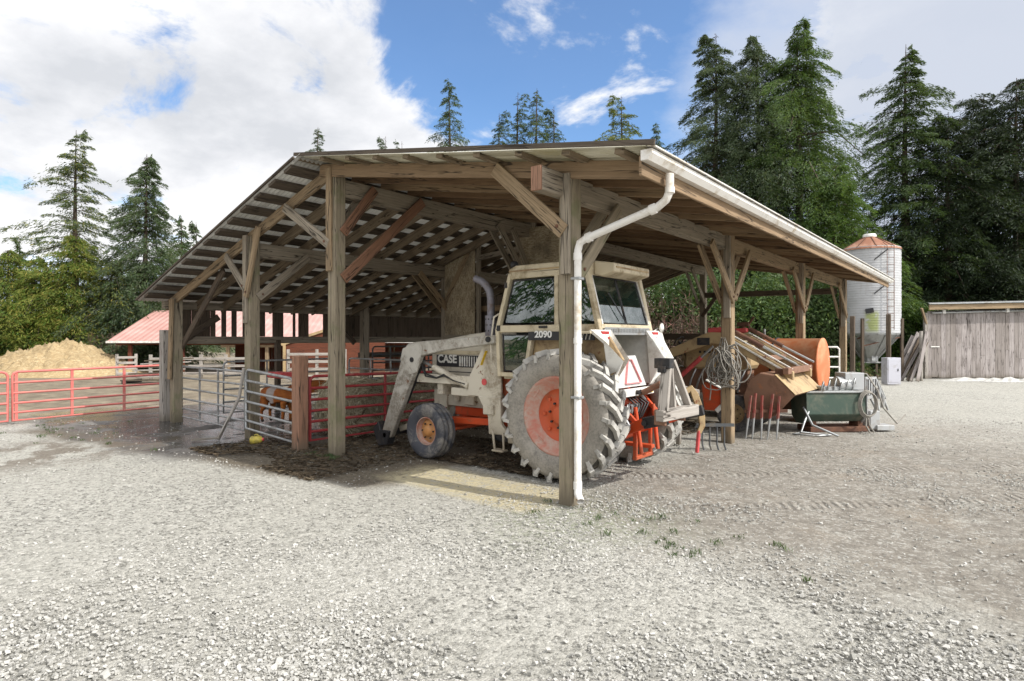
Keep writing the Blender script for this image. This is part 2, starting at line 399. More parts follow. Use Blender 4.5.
def build_world():
    w = bpy.data.worlds.new('World'); SC.world = w; w.use_nodes = True
    t = NT.__new__(NT); t.t = w.node_tree; t.t.nodes.clear()
    out = t.n('ShaderNodeOutputWorld')
    d = t.n('ShaderNodeTexCoord').outputs['Generated']
    sky = t.n('ShaderNodeTexSky'); sky.sky_type = 'NISHITA'; sky.sun_disc = False
    sky.sun_elevation = math.asin(SUN.z); sky.sun_rotation = math.atan2(SUN.x, SUN.y)
    sky.air_density = 1.1; sky.dust_density = .15; sky.ozone_density = 4.0
    bg = t.n('ShaderNodeBackground'); bg.inputs[1].default_value = .15
    t.l(t.mix(1.0, sky.outputs[0], (.86, 1.05, 1.2), 'MULTIPLY'), bg.inputs[0])
    nv = t.n('ShaderNodeVectorMath', operation='NORMALIZE'); t.l(d, nv.inputs[0]); nd = nv.outputs[0]
    xyz = t.n('ShaderNodeSeparateXYZ'); t.l(nd, xyz.inputs[0])
    # flat cloud deck seen in perspective
    den = t.math('ADD', t.math('MAXIMUM', xyz.outputs[2], 0), .28)
    cx = t.math('DIVIDE', xyz.outputs[0], den); cy = t.math('DIVIDE', xyz.outputs[1], den)
    cv = t.n('ShaderNodeCombineXYZ'); t.l(cx, cv.inputs[0]); t.l(cy, cv.inputs[1]); cv.inputs[2].default_value = 3.7
    n = t.noise(cv.outputs[0], 2.6, 10, .62, .3)
    n2 = t.noise(cv.outputs[0], 1.15, 6, .55, .1)
    n3 = t.noise(cv.outputs[0], 4.5, 7, .6)
    def toward(u, v):
        h = (FW + RT * ((u - 512) / FPX) + V((0, 0, 1)) * ((HOR - v) / FPX)).normalized()
        o = t.n('ShaderNodeVectorMath', operation='DOT_PRODUCT'); t.l(nd, o.inputs[0]); o.inputs[1].default_value = h
        return o.outputs['Value']
    gap = t.math('MAXIMUM', t.math('MAXIMUM', t.mr(toward(605, 75), .962, .99), t.mr(toward(470, 50), .985, .997)), t.mr(toward(680, 90), .975, .995))
    right = t.mr(t.math('ADD', toward(1000, 150), t.math('MULTIPLY', t.math('SUBTRACT', n3, .5), .12)), .885, .985)
    cl = t.math('ADD', t.math('MULTIPLY', n, 1.0), .16)
    cl = t.math('SUBTRACT', cl, t.math('MULTIPLY', gap, .235))
    mask = t.mr(cl, .45, .60, .04, 1.0)
    veil = t.math('MULTIPLY', right, t.mr(n2, .25, .6, .6, .92))
    mask = t.math('MAXIMUM', mask, veil)
    shade = t.math('ADD', t.math('MULTIPLY', n2, .65), t.math('MULTIPLY', n3, .35))
    ccol = t.ramp(shade, [(.35, (.66, .68, .72)), (.45, (.83, .84, .87)), (.53, (.98, .98, .985))])
    ccol = t.mix(t.math('MULTIPLY', right, .85), ccol, (.53, .585, .70))
    bgc = t.n('ShaderNodeBackground'); t.l(ccol, bgc.inputs[0])
    sd = t.n('ShaderNodeVectorMath', operation='DOT_PRODUCT'); t.l(nd, sd.inputs[0]); sd.inputs[1].default_value = SUN
    t.l(t.mr(sd.outputs['Value'], .36, .9, 1.04, 2.5), bgc.inputs[1])      # clouds towards the sun, out of view, boosted as added fill light
    mx = t.n('ShaderNodeMixShader'); t.l(mask, mx.inputs[0]); t.l(bg.outputs[0], mx.inputs[1]); t.l(bgc.outputs[0], mx.inputs[2])
    t.l(mx.outputs[0], out.inputs[0])
build_world()
vs_ = SC.view_settings
vs_.view_transform = 'Standard'; vs_.look = 'None'; vs_.gamma = 1; vs_.use_curve_mapping = False; vs_.exposure = 0.1
SC.cycles.max_bounces = 8; SC.cycles.transparent_max_bounces = 12; SC.cycles.use_denoising = True
SC.cycles.caustics_reflective = False; SC.cycles.caustics_refractive = False

# ------------------------------------------------------------------ ground
def ground_material():
    t = NT('yard_gravel'); p = t.pos()
    xyz = t.n('ShaderNodeSeparateXYZ'); t.l(p, xyz.inputs[0]); X, Y = xyz.outputs[0], xyz.outputs[1]
    wob = t.noise(p, .55, 5, .6); wob2 = t.noise(p, 2.3, 4, .6)
    w = t.math('ADD', t.math('MULTIPLY', t.math('SUBTRACT', wob, .5), 2.6), t.math('MULTIPLY', t.math('SUBTRACT', wob2, .5), .8))
    # stones
    va = t.vor(p, 26, out='Color'); vd = t.vor(p, 26); ve = t.vor(p, 60, out='Color'); vf = t.vor(p, 60)
    sa = t.n('ShaderNodeSeparateColor'); t.l(va, sa.inputs[0]); sb = t.n('ShaderNodeSeparateColor'); t.l(ve, sb.inputs[0])
    fine = t.noise(p, 90, 4, .7)
    gr = t.math('ADD', t.math('MULTIPLY', sa.outputs[0], .4), t.math('ADD', t.math('MULTIPLY', sb.outputs[0], .35), t.math('MULTIPLY', fine, .25)))
    g = t.ramp(gr, [(.22, (.13, .125, .11)), (.38, (.335, .325, .29)), (.6, (.445, .43, .385)), (.8, (.55, .535, .485))])
    patch = t.mr(t.noise(p, .35, 6, .62), .35, .65)
    g = t.mix(t.math('MULTIPLY', patch, .38), g, (.45, .435, .385))
    # packed earth to the right of the barn
    e1 = t.math('ADD', t.math('SUBTRACT', Y, t.math('MULTIPLY', X, -.16)), -4.6)
    em = t.math('MULTIPLY', t.mr(t.math('ADD', e1, w), -.5, 1.0), t.mr(t.math('ADD', X, w), -4.6, -3.4))
    em = t.math('MULTIPLY', em, t.mr(t.math('ADD', Y, t.math('MULTIPLY', w, 2)), 18, 11))
    em2 = t.math('MULTIPLY', em, t.mr(wob2, .22, .5, .45, 1.0))
    earth = t.ramp(t.noise(p, 6, 8, .72), [(.3, (.165, .145, .118)), (.55, (.29, .265, .225)), (.75, (.385, .36, .315))])
    earth = t.mix(t.mr(t.noise(p, .9, 4), .52, .7, 0, .45), earth, (.33, .275, .21))
    earth = t.mix(t.mr(gr, .38, .6), t.mix(.3, earth, (.12, .11, .10)), t.mix(t.mr(gr, .62, .8), earth, (.42, .405, .37)))
    c = t.mix(em2, g, earth)
    # greenish worn fringe by the front corner post
    fr = t.n('ShaderNodeVectorMath', operation='DISTANCE'); t.l(p, fr.inputs[0]); fr.inputs[1].default_value = (-3.3, 5.3, 0)
    fm = t.math('MULTIPLY', t.mr(t.math('ADD', fr.outputs['Value'], t.math('MULTIPLY', w, .6)), 1.5, .3), t.mr(t.noise(p, 16, 5, .7), .42, .62))
    c = t.mix(t.math('MULTIPLY', fm, .65), c, (.20, .225, .13))
    # litter and dark soil under the roof
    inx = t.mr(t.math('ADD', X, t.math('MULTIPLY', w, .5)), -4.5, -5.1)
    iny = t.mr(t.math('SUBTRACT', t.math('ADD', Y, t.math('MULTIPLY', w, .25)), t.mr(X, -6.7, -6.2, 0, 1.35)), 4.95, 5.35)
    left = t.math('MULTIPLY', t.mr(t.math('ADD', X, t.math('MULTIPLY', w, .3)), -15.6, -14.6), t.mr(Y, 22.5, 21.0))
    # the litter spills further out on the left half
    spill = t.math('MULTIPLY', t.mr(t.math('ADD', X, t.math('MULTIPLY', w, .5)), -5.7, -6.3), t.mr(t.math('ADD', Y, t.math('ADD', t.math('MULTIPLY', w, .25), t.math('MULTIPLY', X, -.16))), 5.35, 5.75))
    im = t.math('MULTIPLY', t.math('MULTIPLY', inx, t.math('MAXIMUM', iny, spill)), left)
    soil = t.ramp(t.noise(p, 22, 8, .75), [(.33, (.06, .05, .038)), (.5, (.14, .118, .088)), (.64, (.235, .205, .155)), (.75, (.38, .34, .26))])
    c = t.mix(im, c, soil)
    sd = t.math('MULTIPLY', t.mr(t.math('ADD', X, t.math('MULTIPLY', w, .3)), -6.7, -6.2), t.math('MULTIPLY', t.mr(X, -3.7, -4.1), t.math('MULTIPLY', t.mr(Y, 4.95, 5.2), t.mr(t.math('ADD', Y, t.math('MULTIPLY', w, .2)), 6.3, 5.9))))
    c = t.mix(t.math('MULTIPLY', sd, t.mr(t.noise(p, 9, 5, .7), .3, .55)), c, (.50, .44, .29))  # sunlit patch by the tractor put into the ground colour as pale straw
    # wet concrete apron at the front left corner
    ap = t.math('MULTIPLY', t.mr(t.math('ADD', X, t.math('MULTIPLY', w, .5)), -9.2, -10.6), t.mr(X, -19.5, -18.0))
    ap = t.math('MULTIPLY', ap, t.math('MULTIPLY', t.mr(t.math('ADD', Y, t.math('MULTIPLY', w, .55)), 3.3, 4.2), t.mr(t.math('ADD', Y, t.math('MULTIPLY', w, .5)), 9.5, 7.8)))
    wetn = t.noise(t.scale(p, (1.0, .45, 1)), 1.4, 5, .6)
    wet = t.math('MULTIPLY', ap, t.mr(wetn, .36, .5))
    conc = t.ramp(t.noise(p, 3.5, 7, .65), [(.3, (.085, .08, .077)), (.7, (.19, .18, .17))])
    c = t.mix(t.math('MULTIPLY', ap, .8), c, conc)
    c = t.mix(t.math('MULTIPLY', wet, .78), c, (.035, .035, .038))
    # muddy puddle stains in front of it
    pv = t.n('ShaderNodeVectorMath', operation='DISTANCE'); t.l(t.scale(p, (1, .55, 1)), pv.inputs[0]); pv.inputs[1].default_value = (-12.2, 1.45, 0)
    pm = t.math('MULTIPLY', t.mr(t.math('ADD', pv.outputs['Value'], t.math('MULTIPLY', w, .8)), 1.9, .7), t.mr(t.noise(p, 1.5, 5), .44, .54))
    c = t.mix(t.math('MULTIPLY', pm, .7), c, (.13, .10, .07))
    # paddock soil beyond the red gate, grass strip far away
    pd = t.mr(t.math('ADD', X, w), -16.2, -18.2)
    pad = t.ramp(t.noise(p, 1.6, 8, .7), [(.35, (.13, .105, .075)), (.55, (.235, .195, .14)), (.72, (.37, .32, .23))])
    c = t.mix(pd, c, pad)
    far = t.mr(t.math('ADD', Y, t.math('MULTIPLY', w, 1.5)), 35.5, 38)
    grass = t.ramp(t.noise(p, 5, 6, .7), [(.3, (.03, .045, .015)), (.7, (.12, .13, .05))])
    c = t.mix(far, c, grass)
    # tyre tracks pressed into the packed earth
    rot = t.n('ShaderNodeMapping'); t.l(p, rot.inputs['Vector']); rot.inputs['Rotation'].default_value = (0, 0, -YAW - R(4))
    rx = t.n('ShaderNodeSeparateXYZ'); t.l(rot.outputs[0], rx.inputs[0]); U, W = rx.outputs[0], rx.outputs[1]
    W = t.math('ADD', W, t.math('MULTIPLY', t.math('SINE', t.math('MULTIPLY', U, .5)), .18))
    tr = None
    for cc, hw in ((8.15, .2), (9.35, .2), (6.6, .17)):
        q = t.mr(t.math('ABSOLUTE', t.math('SUBTRACT', W, cc)), hw, hw * .6)
        tr = q if tr is None else t.math('MAXIMUM', tr, q)
    tr = t.math('MULTIPLY', tr, t.math('MULTIPLY', em, t.math('MULTIPLY', t.mr(t.noise(p, 1.1, 3), .38, .55), t.mr(t.noise(p, 5, 4, .7), .36, .56))))
    lug = t.math('SINE', t.math('ADD', t.math('MULTIPLY', U, 62), t.math('MULTIPLY', t.math('ABSOLUTE', t.math('SUBTRACT', W, 8.15)), 16)))
    lugm = t.math('MULTIPLY', tr, lug)
    c = t.mix(t.math('MULTIPLY', t.mr(lugm, 0, 1), .3), c, (.16, .14, .12))
    # relief
    dry = t.math('SUBTRACT', 1.0, t.math('MAXIMUM', t.math('MULTIPLY', em2, .65), t.math('MAXIMUM', im, t.math('MULTIPLY', ap, .9))))
    h = t.math('ADD', t.math('MULTIPLY', t.math('MULTIPLY', vd, -1), .9), t.math('MULTIPLY', vf, -.45))
    h = t.math('MULTIPLY', h, dry)
    h = t.math('ADD', h, t.math('MULTIPLY', t.noise(p, 16, 8, .8), 1.5))
    h = t.math('ADD', h, t.math('MULTIPLY', t.noise(p, 2.2, 5, .6), 2.4))
    h = t.math('ADD', h, t.math('MULTIPLY', lugm, .9))
    ro = t.math('SUBTRACT', .92, t.math('MULTIPLY', wet, .84))
    nb = t.bump(h, .75, .03)
    # water lies level
    geo = t.n('ShaderNodeNewGeometry').outputs['Normal']
    nm = t.n('ShaderNodeMix', data_type='VECTOR'); t.l(t.math('MULTIPLY', wet, .8), nm.inputs[0]); t.l(nb, nm.inputs[4]); t.l(geo, nm.inputs[5])
    return t.done(t.bsdf(c, ro, 0, nm.outputs[1], .3).outputs[0])
def build_ground():
    def axis(lo, hi, a, b, fine):
        xs = list(np.arange(a, b, fine)); s = fine; x = b
        while x < hi: xs.append(x); s *= 1.25; x += s
        x = a; s = fine
        while x > lo: s *= 1.25; x -= s; xs.insert(0, x)
        return np.array(xs)
    xs = axis(-900, 500, -22, 9, .3); ys = axis(-400, 900, 0, 24, .3)
    gx, gy = np.meshgrid(xs, ys)
    near = np.clip((60 - np.hypot(gx + 5, gy - 8)) / 40, 0, 1)
    z = .012 * np.sin(gx * 1.9 + .7 * np.sin(gy * 1.3)) * np.cos(gy * 1.6 + gx * .4) * near
    z -= .006 * near
    ny, nx = gx.shape
    i = np.arange(ny * nx).reshape(ny, nx)
    q = np.stack([i[:-1, :-1], i[:-1, 1:], i[1:, 1:], i[1:, :-1]], -1).reshape(-1, 4)
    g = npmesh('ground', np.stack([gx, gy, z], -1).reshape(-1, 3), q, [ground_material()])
    g.data.polygons.foreach_set('use_smooth', [True] * len(g.data.polygons))
    g['kind'] = 'structure'
build_ground()

def stone_mat():
    t = NT('crushed_stone'); k = t.island(); n = t.noise(t.pos(), 40, 4)
    c = t.ramp(k, [(0, (.22, .215, .195)), (.3, (.385, .375, .345)), (.7, (.475, .465, .43)), (1, (.545, .53, .495))])
    c = t.mix(t.mr(n, .3, .7, 0, .35), c, (.25, .24, .22))
    return t.done(t.bsdf(c, .9, 0, None, .25).outputs[0])
def build_stones():
    rng = np.random.default_rng(3)
    n = 300000
    d = 2.6 + 11 * rng.random(n) ** 1.3; px = rng.uniform(-60, 1084, n)
    lat = (px - 512) / FPX * d
    x = FW.x * d + RT.x * lat; y = FW.y * d + RT.y * lat
    f = np.sin(x * 1.1 + 1.7 * np.sin(y * .8)) + np.sin(y * 1.4 + 1.3 * np.sin(x * .9 + 2)) + .8 * np.sin(2.7 * x + 1.9 * y) + .7 * np.sin(3.1 * y - 2.3 * x + 1)
    u = .42 + .24 * f
    e = y + .16 * x - 4.4 + .35 * f                            # packed earth keeps few stones
    u = np.where((e > 0) & (x > -4.2), u - .55 * np.clip(e * 1.2, 0, 1), u)
    u = u * np.clip((x + 6.2) / 3.2, .22, 1)                      # fines lie on the left, coarse stone towards the right
    u = np.where((y > 4.3) & (x < -4.6), -1, u)
    u = np.where((x < -10.3), u - .5, u)
    keep = rng.random(n) < np.clip(u, .035, 1)
    x, y, d = x[keep], y[keep], d[keep]; n = len(x)
    s = (.003 + .0085 * rng.random(n) ** 2.8) * np.where(rng.random(n) < .02, 1.45, 1.0)
    base = np.array([(i, j, k) for i in (-1, 1) for j in (-1, 1) for k in (-1, 1)], float)
    v = base[None] * (1 + rng.uniform(-.42, .42, (n, 8, 3)))
    v *= (s[:, None, None] * rng.uniform(.6, 1.25, (n, 1, 3)))
    v[:, :, 2] *= .62
    a = rng.uniform(0, 6.28, n); b = rng.normal(0, .45, n)
    cb, sb = np.cos(b)[:, None], np.sin(b)[:, None]
    v[:, :, 0], v[:, :, 2] = v[:, :, 0] * cb - v[:, :, 2] * sb, v[:, :, 0] * sb + v[:, :, 2] * cb
    ca, sa = np.cos(a)[:, None], np.sin(a)[:, None]
    v[:, :, 0], v[:, :, 1] = v[:, :, 0] * ca - v[:, :, 1] * sa, v[:, :, 0] * sa + v[:, :, 1] * ca
    v += np.stack([x, y, s * .22], -1)[:, None]
    f = np.array([(0, 1, 3, 2), (4, 6, 7, 5), (0, 4, 5, 1), (2, 3, 7, 6), (0, 2, 6, 4), (1, 5, 7, 3)])
    q = (f[None] + 8 * np.arange(n)[:, None, None]).reshape(-1, 4)
    o = npmesh('gravel', v.reshape(-1, 3), q, [stone_mat()])
    tag(o, 'pale crushed stones loose on the yard in front of the open barn', 'gravel', kind='stuff')
build_stones()

# distant snowy hill behind the trees on the left
def build_hill():
    t = NT('snowy_forest_hill'); p = t.pos()
    xyz = t.n('ShaderNodeSeparateXYZ'); t.l(p, xyz.inputs[0])
    n = t.noise(p, .06, 8, .75)
    c = t.mix(t.mr(n, .42, .56), (.20, .25, .31), (.55, .60, .68))
    m = t.done(t.bsdf(c, .95, 0, None, .1).outputs[0])
    rng = np.random.default_rng(5)
    X = np.linspace(-1, 1, 90); rows = 14; vs = []
    for r in range(rows):
        tt = r / (rows - 1)
        for k, u in enumerate(X):
            d = 640 + 320 * tt
            px = -420 + 820 * (u + 1) / 2
            x, y = at(px, d)
            h = 128 * (math.sin(tt * math.pi / 2) ** .8) * (.8 + .16 * math.sin(u * 4 + 1) + .06 * math.sin(u * 17)) * (1 - .0) - 2
            h *= 1 + .03 * rng.normal()
            h *= max(.0, min(1, (1.05 - u) * 1.4))
            vs.append((x, y, h))
    i = np.arange(rows * 90).reshape(rows, 90)
    q = np.stack([i[:-1, :-1], i[:-1, 1:], i[1:, 1:], i[1:, :-1]], -1).reshape(-1, 4)
    o = npmesh('hill', vs, q, [m]); o['kind'] = 'structure'
build_hill()
# ------------------------------------------------------------------ the open pole barn
def zR(x): return 4.625 - .173 * (x + 8.3)
def zL(x): return 4.625 + .307 * (x + 8.3)
PX = (-3.74, -8.14, -10.78, -14.08)          # the four post rows
PY = (5.65, 10.7, 15.7, 20.8)               # the four post lines

def pole_barn():
    b = thing('pole_barn', 'open timber pole barn with lopsided gable roof over the tractor and pens', 'barn', (-8.5, 13, 0))
    def part(name, mat, fn, bev=.006, label=None):
        m = MB(); fn(m); o = m.build(name, mat, b, bevel=bev)
        if label: o['label'] = label
        return o
    # posts, each its own part
    tops = {0: zR(-3.74) - .16, 1: zR(-8.14) - .1, 2: zL(-10.78) - .14, 3: zL(-14.08) - .12}
    for i, x in enumerate(PX):
        for j, y in enumerate(PY):
            if i == 1 and j == 2: continue
            w = (.185, .2, .2, .2)[i]
            part('post', M['post'] if j == 0 else M['brace'] if i == 0 else M['beamgrey'], lambda m: m.box((x, y, tops[i] / 2 - .04), (w, w, tops[i] + .08)), .012)
            if i == 0:                                            # scab board nailed to the face of the post
                part('scab_board', M['beamgrey'], lambda m: m.beam((x + .03, y - .13, 2.55 if j == 0 else 2.2), (x + .03, y - .13, 3.66), .12, .045, (0, 1, 0)))
    for i, y0 in ((1, 5.65), (2, 5.65)):
        x = PX[i]; z = tops[i]
        part('scab_board', M['beamgrey'] if i == 2 else M['brace'], lambda m: m.beam((x - .02, y0 - .125, z - 1.6), (x - .02, y0 - .125, z + .02), .13, .045, (0, 1, 0)))
    part('post', M['greyed'], lambda m: m.box((-14.47, 5.58, 1.0), (.2, .2, 2.06)), .015, 'short silvered stub post beside the corner post')
    part('scab_board', M['brace'], lambda m: m.beam((-14.06, 5.5, .95), (-13.95, 5.5, 2.7), .13, .05, (0, 1, 0)))
    # beams along the barn
    part('plate_beam', M['beamgrey'], lambda m: m.beam((-3.80, 5.12, 3.54), (-3.80, 10.9, 3.54), .13, .26), .01)
    part('plate_beam', M['brace'], lambda m: m.beam((-3.80, 10.9, 3.53), (-3.80, 21.1, 3.53), .13, .25), .01)
    part('ridge_beam', M['beamgrey'], lambda m: m.beam((-8.14, 5.66, 4.22), (-8.14, 21.0, 4.22), .17, .28), .01)
    part('ledger_beam', M['beamgrey'], lambda m: m.beam((-10.78, 5.66, 3.48), (-10.78, 21.0, 3.48), .16, .27), .01)
    part('eave_beam', M['beamgrey'], lambda m: m.beam((-14.42, 5.5, 2.585), (-14.42, 21.0, 2.585), .14, .17), .01)
    part('end_block', M['redpost'], lambda m: m.box((-3.80, 5.105, 3.54), (.126, .03, .254)), 0, 'orange sawn end of the front beam')
    # rafters and purlins
    ys = [5.55 + .61 * k for k in range(26)]
    for k, y in enumerate(ys):
        part('rafter', M['rafter2'] if k % 5 in (1, 4) or k % 7 == 3 else M['rafter'], lambda m: m.beam((-8.42, y, zR(-8.42) - .125), (-2.66, y, zR(-2.66) - .125), .05, .19 if k == 0 else .14, (0, 0, 1)), .004)
        y2 = y + .07
        part('rafter', M['brace'] if k == 0 else M['rafterdark'], lambda m: m.beam((-8.2, y2, zL(-8.2) - .16), (-14.52, y2, zL(-14.52) - .16), .055, .19), .004)
    for k in range(10):
        x = -2.85 - .62 * k
        part('purlin', M['rafterdark'], lambda m: m.beam((x, 5.16, zR(x) - .03), (x, 21.25, zR(x) - .03), .1, .05, (.187, 0, .982)), 0)
    for k in range(14):
        x = -8.62 - .465 * k
        if x > -14.6: part('purlin', M['purlin'], lambda m: m.beam((x, 5.085, zL(x) - .045), (x, 21.2, zL(x) - .045), .22, .05, (-.29, 0, .957)), 0)
    # corrugated sheets: ribs run down the slope
    def sheet(x0, x1, zf, y0, y1, lift, amp=.011, pitch=.078):
        m = MB(); n = int((y1 - y0) / pitch * 6); rows = 5
        vs = []
        rr = random.Random(4)
        for r in range(rows):
            x = x0 + (x1 - x0) * r / (rows - 1)
            for k in range(n + 1):
                y = y0 + (y1 - y0) * k / n
                vs.append((x, y, zf(x) + lift + amp * math.sin(2 * math.pi * y / pitch) + .006 * math.sin(y * 1.3 + r * 2)))
        fs = [(r * (n + 1) + k, (r + 1) * (n + 1) + k, (r + 1) * (n + 1) + k + 1, r * (n + 1) + k + 1) for r in range(rows - 1) for k in range(n)]
        m.add(vs, fs, None, 0, True); return m
    o = sheet(-8.42, -2.5, zR, 5.12, 21.35, .008).build('roof_sheet', M['sheetR'], b); o['label'] = 'long shallow roof slope of yellowed corrugated sheets'
    o.modifiers.new('thick', 'SOLIDIFY').thickness = .004
    o = sheet(-14.68, -8.26, zL, 5.08, 21.3, .006).build('roof_sheet', M['sheetL'], b); o['label'] = 'steeper roof slope of pale corrugated sheets'
    o.modifiers.new('thick', 'SOLIDIFY').thickness = .004
    part('verge_trim', M['purlin'], lambda m: m.beam((-8.45, 5.1, zR(-8.45) + .03), (-2.45, 5.1, zR(-2.45) + .03), .03, .05), 0)
    part('verge_trim', M['purlin'], lambda m: m.beam((-8.4, 5.06, zL(-8.4) + .022), (-14.69, 5.06, zL(-14.69) + .022), .03, .035), 0)
    # fascia, gutter, downpipe on the right eave
    part('fascia_board', M['rafter'], lambda m: m.beam((-2.62, 5.15, 3.47), (-2.62, 21.3, 3.47), .035, .19))
    prof = [(0, .03), (.07, .03), (.115, .085), (.115, .125), (.105, .125), (.103, .09), (.066, .042), (.012, .042), (.012, .125), (0, .125)]
    g = part('gutter', M['gutter'], lambda m: m.prism(prof, (-2.6, 5.12, 3.475), (1, 0, 0), (0, 0, 1), (0, 16.3, 0)), 0)
    m = MB(); m.prism([(0, .03), (.07, .03), (.115, .085), (.115, .125), (0, .125)], (-2.6, 5.116, 3.475), (1, 0, 0), (0, 0, 1), (0, .004, 0)); m.build('end_cap', M['gutter'], g)
    part('roof_flashing', M['gutter'], lambda m: m.beam((-2.5, 5.12, 3.625), (-2.5, 21.4, 3.625), .1, .012, (.187, 0, .982)), 0)
    part('downpipe', M['gutter'], lambda m: m.tube([(-2.53, 5.6, 3.47), (-2.53, 5.6, 3.3), (-2.57, 5.6, 3.22), (-2.66, 5.6, 3.16), (-3.48, 5.58, 2.93), (-3.56, 5.575, 2.89), (-3.585, 5.57, 2.8), (-3.585, 5.57, .22), (-3.57, 5.55, .15), (-3.5, 5.5, .09)], .047, 10, False, sq=(1.05, .85)), 0)
    for y in (6.4, 8.0, 9.6, 11.2, 12.8, 14.4, 16.0, 17.6, 19.2): part('gutter_strap', M['galv'], lambda m: m.box((-2.54, y, 3.603), (.15, .03, .006)), 0)
    for y in (8.7, 12.2, 15.3, 18.4): part('gutter_joint', M['gutter'], lambda m: m.prism([(-.004, .026), (.073, .026), (.12, .083), (.12, .128), (.108, .128), (.108, .09), (.066, .034), (-.004, .034)], (-2.6, y, 3.475), (1, 0, 0), (0, 0, 1), (0, .07, 0)), 0)
    for p, q in (((-2.53, 5.6, 3.34), (-2.53, 5.6, 3.28)), ((-2.68, 5.6, 3.154), (-2.74, 5.598, 3.138)), ((-3.42, 5.582, 2.947), (-3.48, 5.58, 2.93)), ((-3.585, 5.57, 2.78), (-3.585, 5.57, 2.7)), ((-3.585, 5.57, 1.85), (-3.585, 5.57, 1.79)), ((-3.585, 5.57, .28), (-3.585, 5.57, .2))):
        part('pipe_joint', M['gutter'], lambda m: m.tube([p, q], .053, 10, True, sq=(1.05, .88)), 0)
    for z in (2.5, 1.2): part('pipe_strap', M['galv'], lambda m: m.box((-3.59, 5.57, z), (.115, .105, .03)))
    # braces
    B = M['brace']; G = M['beamgrey']
    def br(a, c, mat=B, w=.045, h=.15, up=(1, 0, 0)):
        o = part('brace', mat, lambda m: m.beam(a, c, h, w, up))
        d = (V(c) - V(a)).normalized(); n = V(up) if abs(V(up).dot(d)) < .5 else V((1, 0, 0)); p = V(a) + d * .1
        n = (n - d * n.dot(d)).normalized(); n = n if n.dot(V((1, -1, 0))) > 0 else -n
        m = MB(); k = max(w, h) if abs(n.z) > .5 else w; k = h if False else k
        m.tube([p + n * (w / 2 + .001), p + n * (w / 2 + .014)], .02, 8); m.build('bolt', M['darkrust'], o)
    br((-3.72, 5.5, 3.02), (-4.72, 5.5, zR(-4.72) - .12), B, .05, .17, (0, 1, 0))
    for j, y in enumerate(PY):
        for sx in (-.12, .12):
            if j < 3: br((-3.74 + sx * .93, y + .02, 2.55), (-3.78 + sx * .9, y + 1.0, 3.46), B if j else M['post'])
            if j > 0: br((-3.74 + sx * .93, y - .02, 2.5), (-3.78 + sx * .9, y - .95, 3.44))
    # ridge post
    br((-8.16, 5.52, 3.32), (-9.42, 5.5, zL(-9.42) - .22), G, .05, .15, (0, 1, 0))
    for sx in (-.13, .13):
        br((-8.14 + sx, 5.68, 3.5), (-8.14 + sx, 6.3, 4.3), M['bracered'] if sx > 0 else G)
    br((-8.0, 5.68, 2.78), (-8.0, 7.35, 4.28), M['bracered'], .045, .17)
    for sx in (-.12, .12):
        br((-8.14 + sx, 10.6, 2.9), (-8.14 + sx, 9.45, 4.2), G); br((-8.14 + sx, 10.8, 2.9), (-8.14 + sx, 12.0, 4.2), G)
        br((-8.14 + sx, 20.7, 3.0), (-8.14 + sx, 19.5, 4.2), G)
    br((-8.05, 10.55, 3.3), (-8.05, 9.95, 4.18), G)
    # middle row
    br((-10.78, 5.52, 2.75), (-11.5, 5.5, zL(-11.5) - .22), G, .05, .14, (0, 1, 0))
    br((-10.72, 5.5, 2.6), (-10.28, 5.5, zL(-10.28) - .18), B, .05, .13, (0, 1, 0))
    br((-10.66, 5.7, 2.6), (-10.66, 6.75, 3.46), G)
    for j in (1, 2):
        for sx in (-.11, .11):
            br((-10.78 + sx, PY[j] - .05, 2.55), (-10.78 + sx, PY[j] - 1.0, 3.4), B if j == 1 else G); br((-10.78 + sx, PY[j] + .05, 2.55), (-10.78 + sx, PY[j] + 1.0, 3.4), G)
        br((-10.78, PY[j] - .12, 2.6), (-9.9, PY[j] - .12, zL(-9.9) - .2), B, .05, .14, (0, 1, 0))
    # corner and long raking brace under the left slope
    br((-14.3, 5.75, 1.45), (-12.1, 5.75, zL(-12.1) - .24), M['board'], .05, .15, (0, 1, 0))
    br((-14.35, 5.85, 1.75), (-14.35, 6.7, 2.35), M['board'])
    br((-14.33, 10.55, 1.7), (-14.33, 9.9, 2.35), M['board'])
    # slatted side wall with missing boards, rails below it
    def slats(m):
        y = 5.95; rr = random.Random(11); k = 0
        gaps = {}
        while y < 20.6:
            w = rr.uniform(.15, .24)
            for g0, g1 in ((6.69, 6.83), (6.95, 7.07), (7.2, 7.35), (7.94, 8.13), (8.44, 8.7), (8.78, 8.87), (9.17, 9.62)):
                if y < g0 < y + w + .05: w = g0 - y
                if g0 - .001 <= y < g1: y = g1
            m.box((-14.5 + .01 * (k % 2), y + w / 2, 2.2 + rr.uniform(-.02, .02)), (.024, w - .008, .66))
            y += w; k += 1
    part('slat_wall', M['board'], slats, 0)
    part('rail', M['beamgrey'], lambda m: m.beam((-14.36, 5.75, 1.8), (-14.36, 15.7, 1.8), .05, .17))
    part('rail', M['board'], lambda m: m.beam((-14.36, 15.7, 1.78), (-14.36, 20.8, 1.78), .05, .17))
    part('rail', M['board'], lambda m: m.beam((-14.36, 10.7, 1.35), (-14.36, 20.8, 1.35), .05, .16))
    part('rail', M['board'], lambda m: m.beam((-14.36, 10.7, .6), (-14.36, 20.8, .6), .05, .16))
    part('cross_beam', M['board'], lambda m: m.beam((-14.3, 15.6, 2.3), (-10.9, 15.6, 2.3), .14, .2))
    part('cross_beam', M['board'], lambda m: m.beam((-14.3, 20.75, 1.9), (-8.2, 20.75, 1.9), .14, .22))
